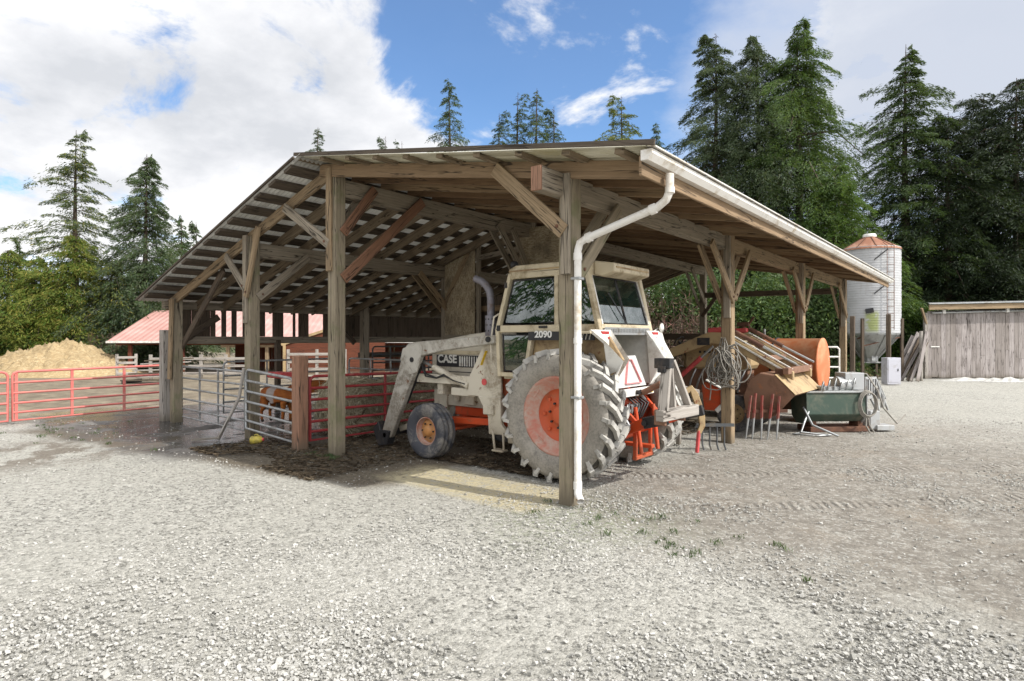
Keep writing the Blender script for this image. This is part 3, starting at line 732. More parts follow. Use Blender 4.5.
    part('cross_beam', M['board'], lambda m: m.beam((-14.3, 20.75, 1.3), (-8.2, 20.75, 1.3), .05, .2))
    part('cross_beam', M['board'], lambda m: m.beam((-14.3, 20.75, .7), (-8.2, 20.75, .7), .05, .2))
    for y in (8.2, 13.2, 18.2): part('wall_stud', M['board'], lambda m: m.box((-14.36, y, .9), (.12, .12, 1.8)))
    # strand board partition and loft at the second line of posts
    part('strand_board', M['osb'], lambda m: m.box((-10.2, 10.58, 2.98), (1.0, .025, 2.25)), 0)
    part('strand_board', M['osb'], lambda m: m.box((-7.75, 10.56, 3.75), (1.15, .025, 1.05)), 0)
    part('cross_beam', M['beamgrey'], lambda m: m.beam((-10.7, 10.54, 1.82), (-8.2, 10.54, 1.82), .05, .2))
    part('cross_beam', M['rafter'], lambda m: m.beam((-10.7, 10.8, 2.55), (-8.2, 10.8, 2.55), .05, .14), .005, 'fresh orange board across the partition')
    part('cross_beam', M['beamgrey'], lambda m: m.beam((-10.0, 10.6, 3.72), (-8.2, 10.6, 3.86), .05, .12))
    part('wall_stud', M['beamgrey'], lambda m: m.box((-9.62, 10.62, 2.9), (.09, .09, 2.4)))
    def back(m):
        for k in range(14): m.box((-10.6 + .17 * k, 10.95, 2.3), (.15, .02, 1.1))
    part('slat_wall', M['board'], back, 0)
    part('tie_beam', M['board'], lambda m: m.beam((-8.1, 20.75, 3.35), (-3.9, 20.75, 3.3), .1, .18))
    # droopy knee braces of the rear post line
    br((-8.14, 20.7, 2.6), (-7.2, 20.7, 3.9), M['board'], .06, .12, (0, 1, 0))
    return b
pole_barn()
# ------------------------------------------------------------------ wheels shared by both tractors
def ang(R_, th, y, cx=0, cy=0, cz=0): return V((cx + R_ * math.cos(th), cy + y, cz + R_ * math.sin(th)))
def ag_wheel(root, X, Y, Rr, w, rim, side, mats, name='rear_wheel', lugs=23, muddy=False):
    """driven wheel: lugged tyre, dished rim, hub with bolts; side = +1 when its outer face looks to local +Y"""
    c = (X, Y, Rr)
    tyre = MB(); r = Rr - .055; h = w / 2
    prof = [(rim, -h * .72), (rim + .05, -h * .93), (r * .8, -h * 1.02), (r * .93, -h * .98), (r * .985, -h * .86), (r, -h * .5), (r + .004, 0),
            (r, h * .5), (r * .985, h * .86), (r * .93, h * .98), (r * .8, h * 1.02), (rim + .05, h * .93), (rim, h * .72)]
    tyre.lathe(prof, c, (0, 1, 0), 56, 0, True, [0, 0, 0, 0, 2, 2, 2, 2, 0, 0, 0, 0])
    for s in (-1, 1):
        for k in range(lugs):
            th = 2 * math.pi * (k + (.5 if s > 0 else 0)) / lugs
            a = ang(r + .012, th, s * h * .97, *c); m_ = ang(r + .026, th + .15 * .8, s * h * .45, *c); e = ang(r + .026, th + .28, -s * h * .04, *c)
            rad = V((math.cos(th), 0, math.sin(th)))
            tyre.beam(a, m_, .062, .075, rad, 1); tyre.beam(m_, e, .058, .07, V((math.cos(th + .2), 0, math.sin(th + .2))), 1)
            b2 = ang(r * .9, th - .04, s * h * .965, *c); tyre.beam(b2, a, .045, .04, (0, 1, 0), 1)
    t = tyre.build('tyre', [M['rubber'], M['lug'], M['tread']], None)
    wheel = MB()
    s = side
    wheel.lathe([(rim + .012, -s * h * .7), (rim - .02, -s * h * .6), (rim - .03, s * h * .2), (rim - .02, s * h * .55), (rim + .012, s * h * .72), (rim + .012, s * h * .78), (rim - .018, s * h * .74), (rim - .05, s * h * .52), (rim - .15, s * h * .36), (rim - .16, s * h * .3)], c, (0, 1, 0), 48, 0)
    wheel.lathe([(rim - .15, s * h * .32), (rim - .18, s * h * .1), (.2, s * h * .08), (.17, s * h * .2), (.12, s * h * .2), (.12, s * h * .36), (.1, s * h * .42), (0.001, s * h * .42)], c, (0, 1, 0), 40, 1)
    for k in range(8):
        th = k * math.pi / 4; p = ang(rim - .23, th, s * h * .08, *c)
        wheel.beam(p, p + V((0, s * .03, 0)), .04, .04, (0, 0, 1), 1)
        p = ang(.17, th + .2, s * h * .19, *c); wheel.tube([p, p + V((0, s * .03, 0))], .016, 6, True, 2)
    # pressed ribs of the rim
    for k in range(4):
        th = k * math.pi / 2 + .5
        wheel.beam(ang(rim - .05, th, s * h * .42, *c), ang(rim - .05, th + .32, s * h * .42, *c), .05, .05, (0, 1, 0), 0)
    wo = wheel.build(name, mats, root, local=True); t.parent = wo
    return wo
def ribbed_wheel(root, X, Y, Rr, w, rim, side, mats, name='front_wheel'):
    c = (X, Y, Rr); h = w / 2
    tyre = MB()
    prof = [(rim, -h * .7), (rim + .03, -h * .92), (Rr * .8, -h), (Rr * .93, -h * .95), (Rr * .98, -h * .78), (Rr * .955, -h * .66), (Rr * .955, -h * .5), (Rr * .995, -h * .42), (Rr * .995, -h * .2), (Rr * .955, -h * .12),
            (Rr * .955, h * .12), (Rr * .995, h * .2), (Rr * .995, h * .42), (Rr * .955, h * .5), (Rr * .955, h * .66), (Rr * .98, h * .78), (Rr * .93, h * .95), (Rr * .8, h), (rim + .03, h * .92), (rim, h * .7)]
    tyre.lathe(prof, c, (0, 1, 0), 48)
    t = tyre.build('tyre', M['blackrubber'], None)
    s = side; wh = MB()
    wh.lathe([(rim + .012, -s * h * .7), (rim - .03, -s * h * .4), (rim - .03, s * h * .3), (rim + .012, s * h * .72), (rim - .012, s * h * .7)], c, (0, 1, 0), 36, 0)
    wh.lathe([(rim - .03, s * h * .1), (rim * .6, s * h * .35), (.085, s * h * .3), (.075, s * h * .62), (.05, s * h * .7), (.001, s * h * .7)], c, (0, 1, 0), 32, 1)
    for k in range(6):
        th = k * math.pi / 3; p = ang(rim * .55, th, s * h * .34, *c); wh.tube([p, p + V((0, s * .025, 0))], .012, 6, True, 2)
    wo = wh.build(name, mats, root, local=True); t.parent = wo
    return wo

# ------------------------------------------------------------------ the big white and orange tractor
def big_tractor():
    T = thing('tractor', 'dusty white and orange cab tractor with front loader parked under the barn roof', 'tractor', (-4.4, 7.35, 0), R(180))
    def P(name, mat, fn, bev=.008, parent=T, seg=1):
        m = MB(); fn(m); return m.build(name, mat, parent, bevel=bev, local=True, seg=seg)
    for s in (1, -1):
        ag_wheel(T, 0, s * .86, .855, .47, .50, s, [M['rimred'], M['rimorange'], M['black']])
        ribbed_wheel(T, 2.42, s * .92, .425, .29, .215, s, [M['rimred'], M['hub'], M['black']])
    # hood with its stripe
    hood = P('hood', M['white'], lambda m: m.prism([(1.12, 1.1), (1.12, 1.99), (1.5, 1.98), (2.2, 1.91), (2.95, 1.80), (3.06, 1.70), (3.06, 1.2), (2.9, 1.1)], (0, .31, 0), (1, 0, 0), (0, 0, 1), (0, -.62, 0)), .05, seg=3)
    P('stripe_panel', M['dark'], lambda m: m.box((2.44, .315, 1.475), (.95, .012, .19)), 0, hood)
    lettering('lettering', 'CASE', .185, M['bright'], hood, (2.885, .323, 1.41), (R(90), 0, R(180)), .003, .006, 1.02)
    P('stripe_bars', M['bright'], lambda m: [m.box((2.37 - .052 * k, .323, 1.475), (.034 - .003 * k, .008, .16)) for k in range(8)], 0, hood)
    P('top_moulding', M['cream'], lambda m: m.box((2.1, .316, 1.615), (1.9, .012, .06)), .004, hood)
    P('grille', M['black'], lambda m: [m.box((3.065, -.24 + .06 * k, 1.44), (.02, .03, .44)) for k in range(9)], 0, hood)
    # engine and chassis
    def engine(m):
        m.box((2.0, 0, .92), (1.75, .42, .38)); m.box((1.75, .24, .98), (.3, .14, .2)); m.box((2.2, .25, .93), (.2, .1, .3)); m.tube([(1.5, .3, .8), (1.5, .3, 1.08)], .07, 12)
        m.tube([(2.5, .27, .82), (2.5, .27, 1.05)], .06, 12); m.box((2.9, 0, .85), (.3, .5, .3))
        for k in range(6): m.tube([(1.4 + .2 * k, .23, .95), (1.4 + .2 * k, .3, 1.02), (1.4 + .2 * k, .26, 1.1)], .02, 6)
    P('engine', M['white'], engine)
    P('chassis', M['orange'], lambda m: (m.box((1.55, 0, .68), (2.2, .3, .2)), m.beam((.6, .42, .62), (2.3, .5, .55), .09, .1), m.beam((.6, -.42, .62), (2.3, -.5, .55), .09, .1)))
    P('front_axle', M['orange'], lambda m: (m.beam((2.42, -.8, .5), (2.42, .8, .5), .14, .16), m.box((2.42, .7, .45), (.12, .1, .32)), m.box((2.42, -.7, .45), (.12, .1, .32)), m.tube([(2.25, -.75, .42), (2.25, .75, .42)], .025)))
    def housing(m):
        m.prism([(-.48, .5), (-.5, 1.05), (-.3, 1.2), (.7, 1.2), (.9, .95), (.9, .55), (.2, .42), (-.3, .42)], (0, .29, 0), (1, 0, 0), (0, 0, 1), (0, -.58, 0))
        m.tube([(0, -.68, .855), (0, .68, .855)], .14, 16); m.tube([(0, -.75, .855), (0, -.4, .855)], .2, 16); m.tube([(0, .4, .855), (0, .75, .855)], .2, 16)
    P('rear_housing', M['orange'], housing, .03, seg=2)
    # cab
    cab = P('cab', M['cream'], lambda m: [cabframe(m, s) for s in (1, -1)] + [m.beam((.98, -.7, 2.73), (.98, .7, 2.73), .07, .08), m.beam((-.26, -.7, 2.72), (-.26, .7, 2.72), .07, .1), m.beam((-.45, -.7, 2.0), (-.45, .7, 2.0), .06, .06),
                                        m.beam((1.22, -.7, 1.98), (1.22, .7, 1.98), .06, .1), m.box((.38, 0, 1.3), (1.6, 1.3, .08))], .008)
    P('roof', M['cream'], lambda m: (m.prism([(-.3, 2.74), (-.3, 2.84), (-.2, 2.87), (.9, 2.87), (1.02, 2.82), (1.02, 2.74)], (0, .735, 0), (1, 0, 0), (0, 0, 1), (0, -1.47, 0)),
                                     m.prism([(-.6, 2.70), (-.6, 2.81), (-.3, 2.86), (-.3, 2.68), (-.42, 2.65)], (0, .6, 0), (1, 0, 0), (0, 0, 1), (0, -1.0, 0))), .02, cab, 2)
    P('roof_seam', M['tan'], lambda m: (m.box((.36, .738, 2.79), (1.3, .012, .02)), m.box((-.604, .1, 2.76), (.012, .9, .02))), 0, cab)
    G = M['glass']; L_ = .695
    def pane(nm, pts, par=cab):
        m = MB(); p = [V(q) for q in pts]; nrm = (p[1] - p[0]).cross(p[2] - p[0]).normalized() * .004
        m.add([q + nrm for q in p] + [q - nrm for q in p], [tuple(range(len(p))), tuple(reversed(range(len(p), 2 * len(p))))] + [(i, i + len(p), (i + 1) % len(p) + len(p), (i + 1) % len(p)) for i in range(len(p))])
        o = m.build(nm, G, par, local=True)
        g = MB(); g.tube(pts, .017, 6, closed=True); g.build('gasket', M['black'], par, local=True)
        return o
    for s in (1, -1):
        y = s * L_
        pane('window', [(1.12, y, 2.06), (.25, y, 2.06), (.25, y, 2.66), (.95, y, 2.66)])
        pane('window', [(.15, y, 2.06), (-.38, y, 2.06), (-.23, y, 2.66), (.15, y, 2.66)])
        pane('window', [(1.12, y, 1.38), (.76, y, 1.38), (.68, y, 1.89), (1.15, y, 1.89)])
    pane('windscreen', [(1.20, -.62, 2.06), (1.20, .62, 2.06), (.99, .62, 2.68), (.99, -.62, 2.68)])
    pane('rear_window', [(-.44, .62, 2.04), (-.44, .0, 2.04), (-.265, .0, 2.66), (-.265, .6, 2.66)])
    pane('rear_window', [(-.44, -.02, 2.04), (-.44, -.62, 2.04), (-.265, -.6, 2.66), (-.265, -.02, 2.66)])
    P('rear_window_frame', M['bright'], lambda m: (m.beam((-.46, -.65, 2.02), (-.275, -.62, 2.68), .02, .022), m.beam((-.46, .65, 2.02), (-.275, .62, 2.68), .02, .022)), 0, cab)
    P('rear_vent', M['galv'], lambda m: [m.box((-.47, 0, 1.94), (.03, 1.25, .1))] + [m.box((-.49, -.58 + .043 * k, 1.95), (.012, .016, .05)) for k in range(28)], .003, cab)
    P('seat', M['black'], lambda m: (m.box((.12, 0, 1.62), (.45, .5, .14)), m.box((-.08, 0, 1.95), (.12, .48, .6)), m.box((.12, 0, 1.45), (.3, .3, .3))), .04, cab, 2)
    P('steering_wheel', M['black'], lambda m: (m.tube([V((.72, 0, 2.02)) + V((math.cos(a) * .1, math.sin(a) * .19, math.cos(a) * .13)) for a in [k * .3927 for k in range(16)]], .015, 6, closed=True), m.tube([(.72, 0, 2.02), (.95, 0, 1.5)], .03)), 0, cab)
    P('dashboard', M['dark'], lambda m: m.box((1.02, 0, 1.72), (.22, .9, .5)), .03, cab)
    P('grab_handle', M['white'], lambda m: m.tube([(1.25, .73, 1.4), (1.33, .75, 1.5), (1.34, .75, 1.8), (1.28, .75, 2.15), (1.2, .73, 2.2)], .014), 0, cab)
    P('wiper', M['black'], lambda m: m.beam((-.47, .1, 2.1), (-.37, .35, 2.45), .012, .012), 0, cab)
    P('lower_door_frame', M['cream'], lambda m: (m.beam((.73, .7, 1.32), (.62, .7, 1.93), .06, .08, (0, 1, 0)), m.beam((1.17, .7, 1.33), (.7, .7, 1.33), .06, .06)), .006, cab)
    # fenders, decals, rear panels
    FEN = [(.72, 1.28), (.62, 1.94), (-.5, 1.94), (-.75, 1.58), (-.52, 1.2)]
    f = P('fender', M['tan'], lambda m: m.prism(FEN, (0, .64, 0), (1, 0, 0), (0, 0, 1), (0, -.05, 0)))
    P('fender_top', M['cream'], lambda m: (m.beam((-.14, .84, 1.92), (-.5, .84, 1.92), .34, .03)), .004, f)
    P('decal_strip', M['dark'], lambda m: m.box((.12, .752, 1.878), (1.06, .012, .115)), 0, cab)
    lettering('lettering', '2090', .125, M['bright'], cab, (.54, .76, 1.834), (R(90), 0, R(180)), .002, .004, 1.15)
    P('decal_bars', M['bright'], lambda m: [m.beam((-.06 - .055 * k, .76, 1.83), (-.085 - .055 * k, .76, 1.92), .008, .02, (0, 1, 0)) for k in range(6)], 0, cab)
    f2 = P('fender', M['plate'], lambda m: m.prism(FEN, (0, -.56, 0), (1, 0, 0), (0, 0, 1), (0, -.05, 0)))
    P('fender_top', M['cream'], lambda m: (m.beam((.62, -.84, 1.79), (.2, -.84, 1.92), .34, .03), m.beam((.2, -.84, 1.92), (-.5, -.84, 1.92), .34, .03)), .004, f2)
    for s, par in ((1, f), (-1, f2)):
        def panel(m):
            q = [(-.5, s * 1.0, 1.955), (-.5, s * .5, 1.955), (-.765, s * .5, 1.58), (-.54, s * .54, 1.2), (-.56, s * .66, 1.2), (-.78, s * (.68 if s > 0 else .8), 1.56), (-.62, s * .84, 1.8)]
            vs = [V(p) for p in q]; b = [p + V((.03, 0, -.02)) for p in vs]; n = len(q)
            a1, a2 = tuple(range(n)), tuple(reversed(range(n, 2 * n)))
            m.add(vs + b, [a1 if s < 0 else tuple(reversed(a1)), a2] + [(i, (i + 1) % n, (i + 1) % n + n, i + n) for i in range(n)])
        P('rear_panel', M['bright'], panel, 0, par)
        P('tail_light', M['lens'], lambda m: (m.beam((-.53, s * .62, 1.90), (-.53, s * .80, 1.90), .03, .07), m.box((-.56, s * .70, 1.85), (.03, .09, .03))), .006, par)
    P('warning_plate', M['plate'], lambda m: m.prism([(-.4, 0), (.4, 0), (.24, .42), (-.24, .42)], (-.6, .1, 1.2), (0, 1, 0), (.2, 0, .98), (.015, 0, 0)), .003)
    def tri(m):
        o = V((-.612, .08, 1.2)); U, W = V((0, 1, 0)), V((.2, 0, .98)).normalized()
        pts = [o + U * a + W * b for a, b in ((-.22, .05), (.22, .05), (.045, .37), (-.045, .37))]
        for k in range(4): m.beam(pts[k], pts[(k + 1) % 4], .012, .035, (1, 0, 0))
    P('warning_triangle', M['pink'], tri, 0)
    def lightbar(m):
        m.box((-.62, .05, 1.13), (.07, .95, .1))
    lb = P('rear_bar', M['bright'], lightbar)
    P('coupler', M['black'], lambda m: [m.tube([(-.65, y, 1.13), (-.70, y, 1.13)], .03, 10) for y in (.1, .0, -.1, -.22)], 0, lb)
    P('coupler_cap', M['yellow'], lambda m: m.box((-.66, -.32, 1.14), (.02, .09, .07)), 0, lb)
    # three point linkage
    for s in (1, -1):
        m = MB(); m.beam((-.4, s * .3, .56), (-1.0, s * .5, .80), .05, .13); m.beam((-.97, s * .5, .79), (-1.3, s * .58, .88), .08, .14, mi=1)
        m.tube([(-1.0, s * .42, .8), (-1.0, s * .58, .8)], .035, 10, mi=1)
        m.build('lower_link', [M['orange'], M['black']], T, bevel=.01, local=True)
        P('lift_rod', M['orange'], lambda m: (m.beam((-.42, s * .4, 1.12), (-.82, s * .38, .74), .04, .06), m.tube([(-.8, s * .24, .35), (-.72, s * .26, .95)], .028, 8)))
        P('sway_chain', M['galv'], lambda m: m.tube([(-.5, s * .34, 1.05), (-.62, s * .45, .9), (-.75, s * .47, .72)], .022, 6), 0)
    P('top_link', M['rusty'], lambda m: (m.tube([(-.5, 0, 1.02), (-1.15, -.02, 1.35)], .028, 8), m.tube([(-.7, 0, 1.12), (-.95, -.01, 1.25)], .042, 8)))
    P('drawbar', M['orange'], lambda m: (m.beam((.0, 0, .42), (-.85, 0, .42), .09, .05), m.box((-.7, .22, .5), (.05, .05, .5)), m.box((-.7, -.22, .5), (.05, .05, .5)), m.box((-.7, 0, .28), (.06, .5, .05)), m.box((-.7, 0, .72), (.05, .44, .05))))
    P('hydraulic_hoses', M['black'], lambda m: [m.tube([(-.52, -.1 + .07 * k, 1.1), (-.72, -.12 + .09 * k, .98), (-.66, -.05 + .07 * k, .8), (-.5, .02 * k, .7)], .014, 6) for k in range(5)], 0)
    P('silver_fittings', M['galv'], lambda m: [m.tube([(-.56, .12 + .05 * k, .98 - .02 * k), (-.62, .3 + .05 * k, .76), (-.5, .34, .6)], .012, 6) for k in range(3)], 0)
    P('valve_block', M['galv'], lambda m: m.box((-.55, .0, .9), (.1, .24, .12)))
    # exhaust
    ex = P('exhaust', M['muffler'], lambda m: m.tube([(1.6, .45, 2.1), (1.6, .45, 2.45), (1.625, .45, 2.56), (1.69, .45, 2.65), (1.78, .45, 2.72), (1.92, .45, 2.77)], .058, 14), 0)
    def shield(m):
        m.tube([(1.6, .45, 1.36), (1.6, .45, 2.19)], .088, 20)
        for r_ in range(9):
            for k in range(10):
                a = k * .628 + r_ * .314; p = V((1.6 + .0885 * math.cos(a), .45 + .0885 * math.sin(a), 1.43 + .088 * r_))
                q = V((math.cos(a), math.sin(a), 0)) * .002; m.tube([p, p + q], .013, 6, True, 1)
    m = MB(); shield(m); m.build('heat_shield', [M['muffler'], M['dark']], ex, local=True)
    P('red_bracket', M['orange'], lambda m: (m.prism([(1.42, 1.42), (1.2, 1.42), (1.05, .98), (1.2, .95), (1.42, 1.2)], (0, .56, 0), (1, 0, 0), (0, 0, 1), (0, -.16, 0)), m.beam((1.02, .6, 1.05), (.9, .62, .55), .06, .1, (0, 1, 0))))
    # loader
    arm = [(1.24, 1.89), (1.24, 1.77), (2.3, 1.65), (2.78, 1.56), (2.92, 1.32), (3.50, .2), (3.64, .12), (3.75, .24), (3.28, 1.40), (3.21, 1.64), (3.08, 1.76), (2.86, 1.79)]
    for s in (1, -1):
        y0 = s * .76
        a = P('loader_arm', M['armgrey'], lambda m: m.prism(arm, (0, y0 + .05, 0), (1, 0, 0), (0, 0, 1), (0, -.1, 0)), .012)
        P('elbow_plate', M['armgrey'], lambda m: m.prism([(2.75, 1.56), (2.85, 1.30), (3.08, 1.24), (3.25, 1.5), (3.19, 1.68), (2.98, 1.74)], (0, y0 + s * .062, 0), (1, 0, 0), (0, 0, 1), (0, -s * .012, 0)), .004, a)
        for xx, zz in ((1.33, 1.83), (2.96, 1.5), (3.63, .22)): P('pivot_pin', M['black'], lambda m: m.tube([(xx, y0 - .08, zz), (xx, y0 + .08, zz)], .04, 12), 0, a)
        P('loader_tower', M['white'], lambda m: (m.prism([(1.22, 1.86), (1.48, 1.86), (1.84, 1.25), (1.86, .98), (1.2, .98)], (0, y0 - s * .07, 0), (1, 0, 0), (0, 0, 1), (0, -s * .05, 0)),
                                                 m.prism([(1.64, .99), (1.2, .99), (1.18, .6), (1.02, .46), (1.42, .44), (1.44, .7)], (0, y0 - s * .05, 0), (1, 0, 0), (0, 0, 1), (0, -s * .07, 0)), m.box((1.4, s * .5, .8), (.2, .5, .14))), .01)
        m = MB(); m.tube([(2.85, y0 - s * .1, 1.46), (2.3, y0 - s * .1, 1.28)], .026, 10, mi=1); m.tube([(2.62, y0 - s * .1, 1.385), (1.86, y0 - s * .1, 1.12)], .052, 12)
        m.build('lift_cylinder', [M['white'], M['galv']], T, local=True)
        m = MB(); m.tube([(2.92, y0 - s * .09, 1.42), (3.28, y0 - s * .09, .78)], .045, 10, mi=1); m.tube([(3.28, y0 - s * .09, .78), (3.5, y0 - s * .09, .4)], .022, 8, mi=2)
        m.build('tilt_cylinder', [M['white'], M['black'], M['galv']], T, local=True)
        P('side_rail', M['white'], lambda m: (m.box((2.42, s * .62, 1.2), (1.2, .1, .14)), m.box((2.0, s * .6, 1.02), (.5, .1, .12)), m.box((2.55, s * .5, 1.05), (.12, .2, .2))), .008)
        P('coupler_hook', M['black'], lambda m: (m.prism([(3.5, .3), (3.58, .06), (3.8, .02), (3.94, .3), (3.8, .44), (3.74, .3)], (0, y0 + .08, 0), (1, 0, 0), (0, 0, 1), (0, -.16, 0)),), .01)
    P('yellow_sticker', M['yellow'], lambda m: m.beam((1.56, .76 - .066, 1.45), (1.46, .76 - .066, 1.66), .006, .085, (0, 1, 0)), 0)
    P('panel_gap', M['dark'], lambda m: (m.box((1.72, .312, 1.45), (.012, .006, .6)), m.box((2.1, .312, 1.3), (1.9, .006, .012))), 0, hood)
    P('work_light', M['black'], lambda m: (m.lathe([(.001, 0), (.05, .0), (.06, .06), (.058, .065)], (1.0, .58, 2.9), (1, 0, .1), 14),), 0, cab)
    P('work_light', M['black'], lambda m: (m.lathe([(.001, 0), (.05, .0), (.06, .06), (.058, .065)], (1.0, -.58, 2.9), (1, 0, .1), 14),), 0, cab)
    P('door_handle', M['black'], lambda m: m.beam((.34, .745, 2.0), (.48, .745, 2.0), .02, .03), .004, cab)
    P('hinge', M['black'], lambda m: m.box((1.2, .745, 1.99), (.05, .03, .08)), .004, cab)
    P('hinge', M['black'], lambda m: m.box((1.06, .745, 2.6), (.05, .03, .08)), .004, cab)
    P('red_sticker', M['decalred'], lambda m: m.tube([(1.52, .69, 1.2), (1.52, .697, 1.2)], .05, 14), 0)
    P('loader_cross_tube', M['black'], lambda m: (m.tube([(3.6, -.74, .26), (3.6, .74, .26)], .055, 12), m.beam((3.15, -.7, 1.15), (3.15, .7, 1.15), .1, .1)))
    P('loader_hose', M['black'], lambda m: [m.tube([(2.9, .70 + .02 * k, 1.5), (2.75, .72, 1.28 - .04 * k), (2.5, .72, 1.22), (2.35, .71, 1.28 - .02 * k), (2.15, .7, 1.2), (1.9, .7, 1.15)], .014, 6) for k in range(2)], 0)
    P('front_strut', M['white'], lambda m: m.beam((3.55, .55, .3), (2.8, .5, .55), .08, .09))
    P('step', M['white'], lambda m: (m.tube([(1.28, .78, .52), (1.22, .8, .25), (1.05, .8, .25), (1.08, .78, .5)], .022, 6), m.box((1.13, .8, .25), (.2, .14, .03)), m.box((1.0, .62, .55), (.1, .2, .4))))
    P('mirror', M['bright'], lambda m: (m.lathe([(.001, 0), (.06, .01), (.07, .03), (.001, .05)], (-.5, -.95, 2.0), (-1, 0, 0), 16), m.tube([(-.45, -.8, 1.93), (-.47, -.95, 2.0)], .012, 6)), 0)
    return T
def cabframe(m, s):
    y = s * .705; k = (0, 1, 0)
    m.beam((1.19, y, 1.3), (1.235, y, 1.99), .06, .085, k); m.beam((1.235, y, 1.96), (.99, y, 2.76), .06, .085, k)
    m.beam((1.25, y, 1.98), (-.46, y, 1.98), .06, .1); m.beam((1.0, y, 2.725), (-.26, y, 2.735), .06, .09)
    m.beam((.2, y, 1.98), (.2, y, 2.74), .06, .075, k); m.beam((-.45, y, 1.95), (-.26, y, 2.76), .06, .085, k)
big_tractor()
# ------------------------------------------------------------------ gear around the tractor and along the right side
def PT(root, name, mat, fn, bev=.006, parent=None, local=False):
    m = MB(); fn(m); return m.build(name, mat, parent or root, bevel=bev, local=local)
def hitch_frame():
    h = thing('hitch_frame', 'silvery A-shaped implement frame hung on the rear of the big tractor', 'hitch frame', (-3.0, 6.9, 0))
    x = -3.02
    PT(h, 'base_bar', M['greyed'], lambda m: m.beam((x - .02, 6.45, .95), (x + .1, 7.2, .97), .11, .13))
    PT(h, 'leg', M['greyed'], lambda m: m.beam((x, 6.5, 1.0), (x - .05, 6.72, 1.56), .05, .12, (1, 0, 0)))
    PT(h, 'leg', M['greyed'], lambda m: m.beam((x + .06, 7.1, 1.0), (x - .03, 6.8, 1.58), .05, .09, (1, 0, 0)))
    PT(h, 'leg', M['greyed'], lambda m: m.beam((x - .02, 6.82, 1.0), (x - .04, 6.77, 1.56), .045, .08, (1, 0, 0)))
    PT(h, 'top_clevis', M['black'], lambda m: (m.box((x - .08, 6.7, 1.55), (.2, .12, .12)), m.box((x - .08, 6.7, 1.48), (.1, .16, .08))))
    for y in (6.56, 7.1): PT(h, 'pivot_plate', M['rusty'], lambda m: m.box((x - .06, y, .92), (.14, .05, .18)))
hitch_frame()
def shank():
    c = thing('chisel_shank', 'curved tan ripper shank with red point beside the big tractor wheel', 'ripper shank', (-3.35, 9.0, 0))
    X0, Y0 = at(697, 9.6)
    def cv(m):
        pts = []
        u, w = RT, FW
        for a, z in ((-.17, 1.0), (-.1, 1.05), (-.04, .95), (0.02, .78), (.07, .6), (.08, .46), (.03, .34)):
            p = V((X0, Y0, 0)) + u * a; pts.append((p.x, p.y, z))
        m.tube(pts, [.05, .055, .06, .06, .055, .05, .04], 4, sq=(1.3, .8))
    PT(c, 'shank', M['tan'], cv, .008)
    p = V((X0, Y0, 0)) + RT * .03; q = V((X0, Y0, 0)) + RT * .0
    PT(c, 'point', M['decalred'], lambda m: m.beam((p.x, p.y, .38), (q.x, q.y, .02), .06, .05, (1, 0, 0)), .01)
    b0 = V((X0, Y0, 0)) + FW * .5 - RT * .3
    PT(c, 'mount', M['greyed'], lambda m: (m.beam((X0, Y0, .98), (X0 - .5, Y0 + .5, 1.0), .09, .09), m.beam((X0 - .5, Y0 + .5, 1.0), (X0 - .55, Y0 + .55, .02), .07, .07)))
    def tines(m):
        for k in range(4):
            a = V((X0, Y0, 0)) + RT * (.18 + .12 * k) + FW * .3
            m.tube([(a.x, a.y, .45), (a.x, a.y, .1), (a.x + .03, a.y, .01)], .014, 6)
        a = V((X0, Y0, 0)) + RT * .1 + FW * .3; b = a + RT * .6
        m.beam((a.x, a.y, .42), (b.x, b.y, .42), .04, .05); m.beam((X0, Y0, .44), (a.x, a.y, .42), .04, .05)
    PT(c, 'tine_row', M['darkpipe'], tines, 0)
shank()

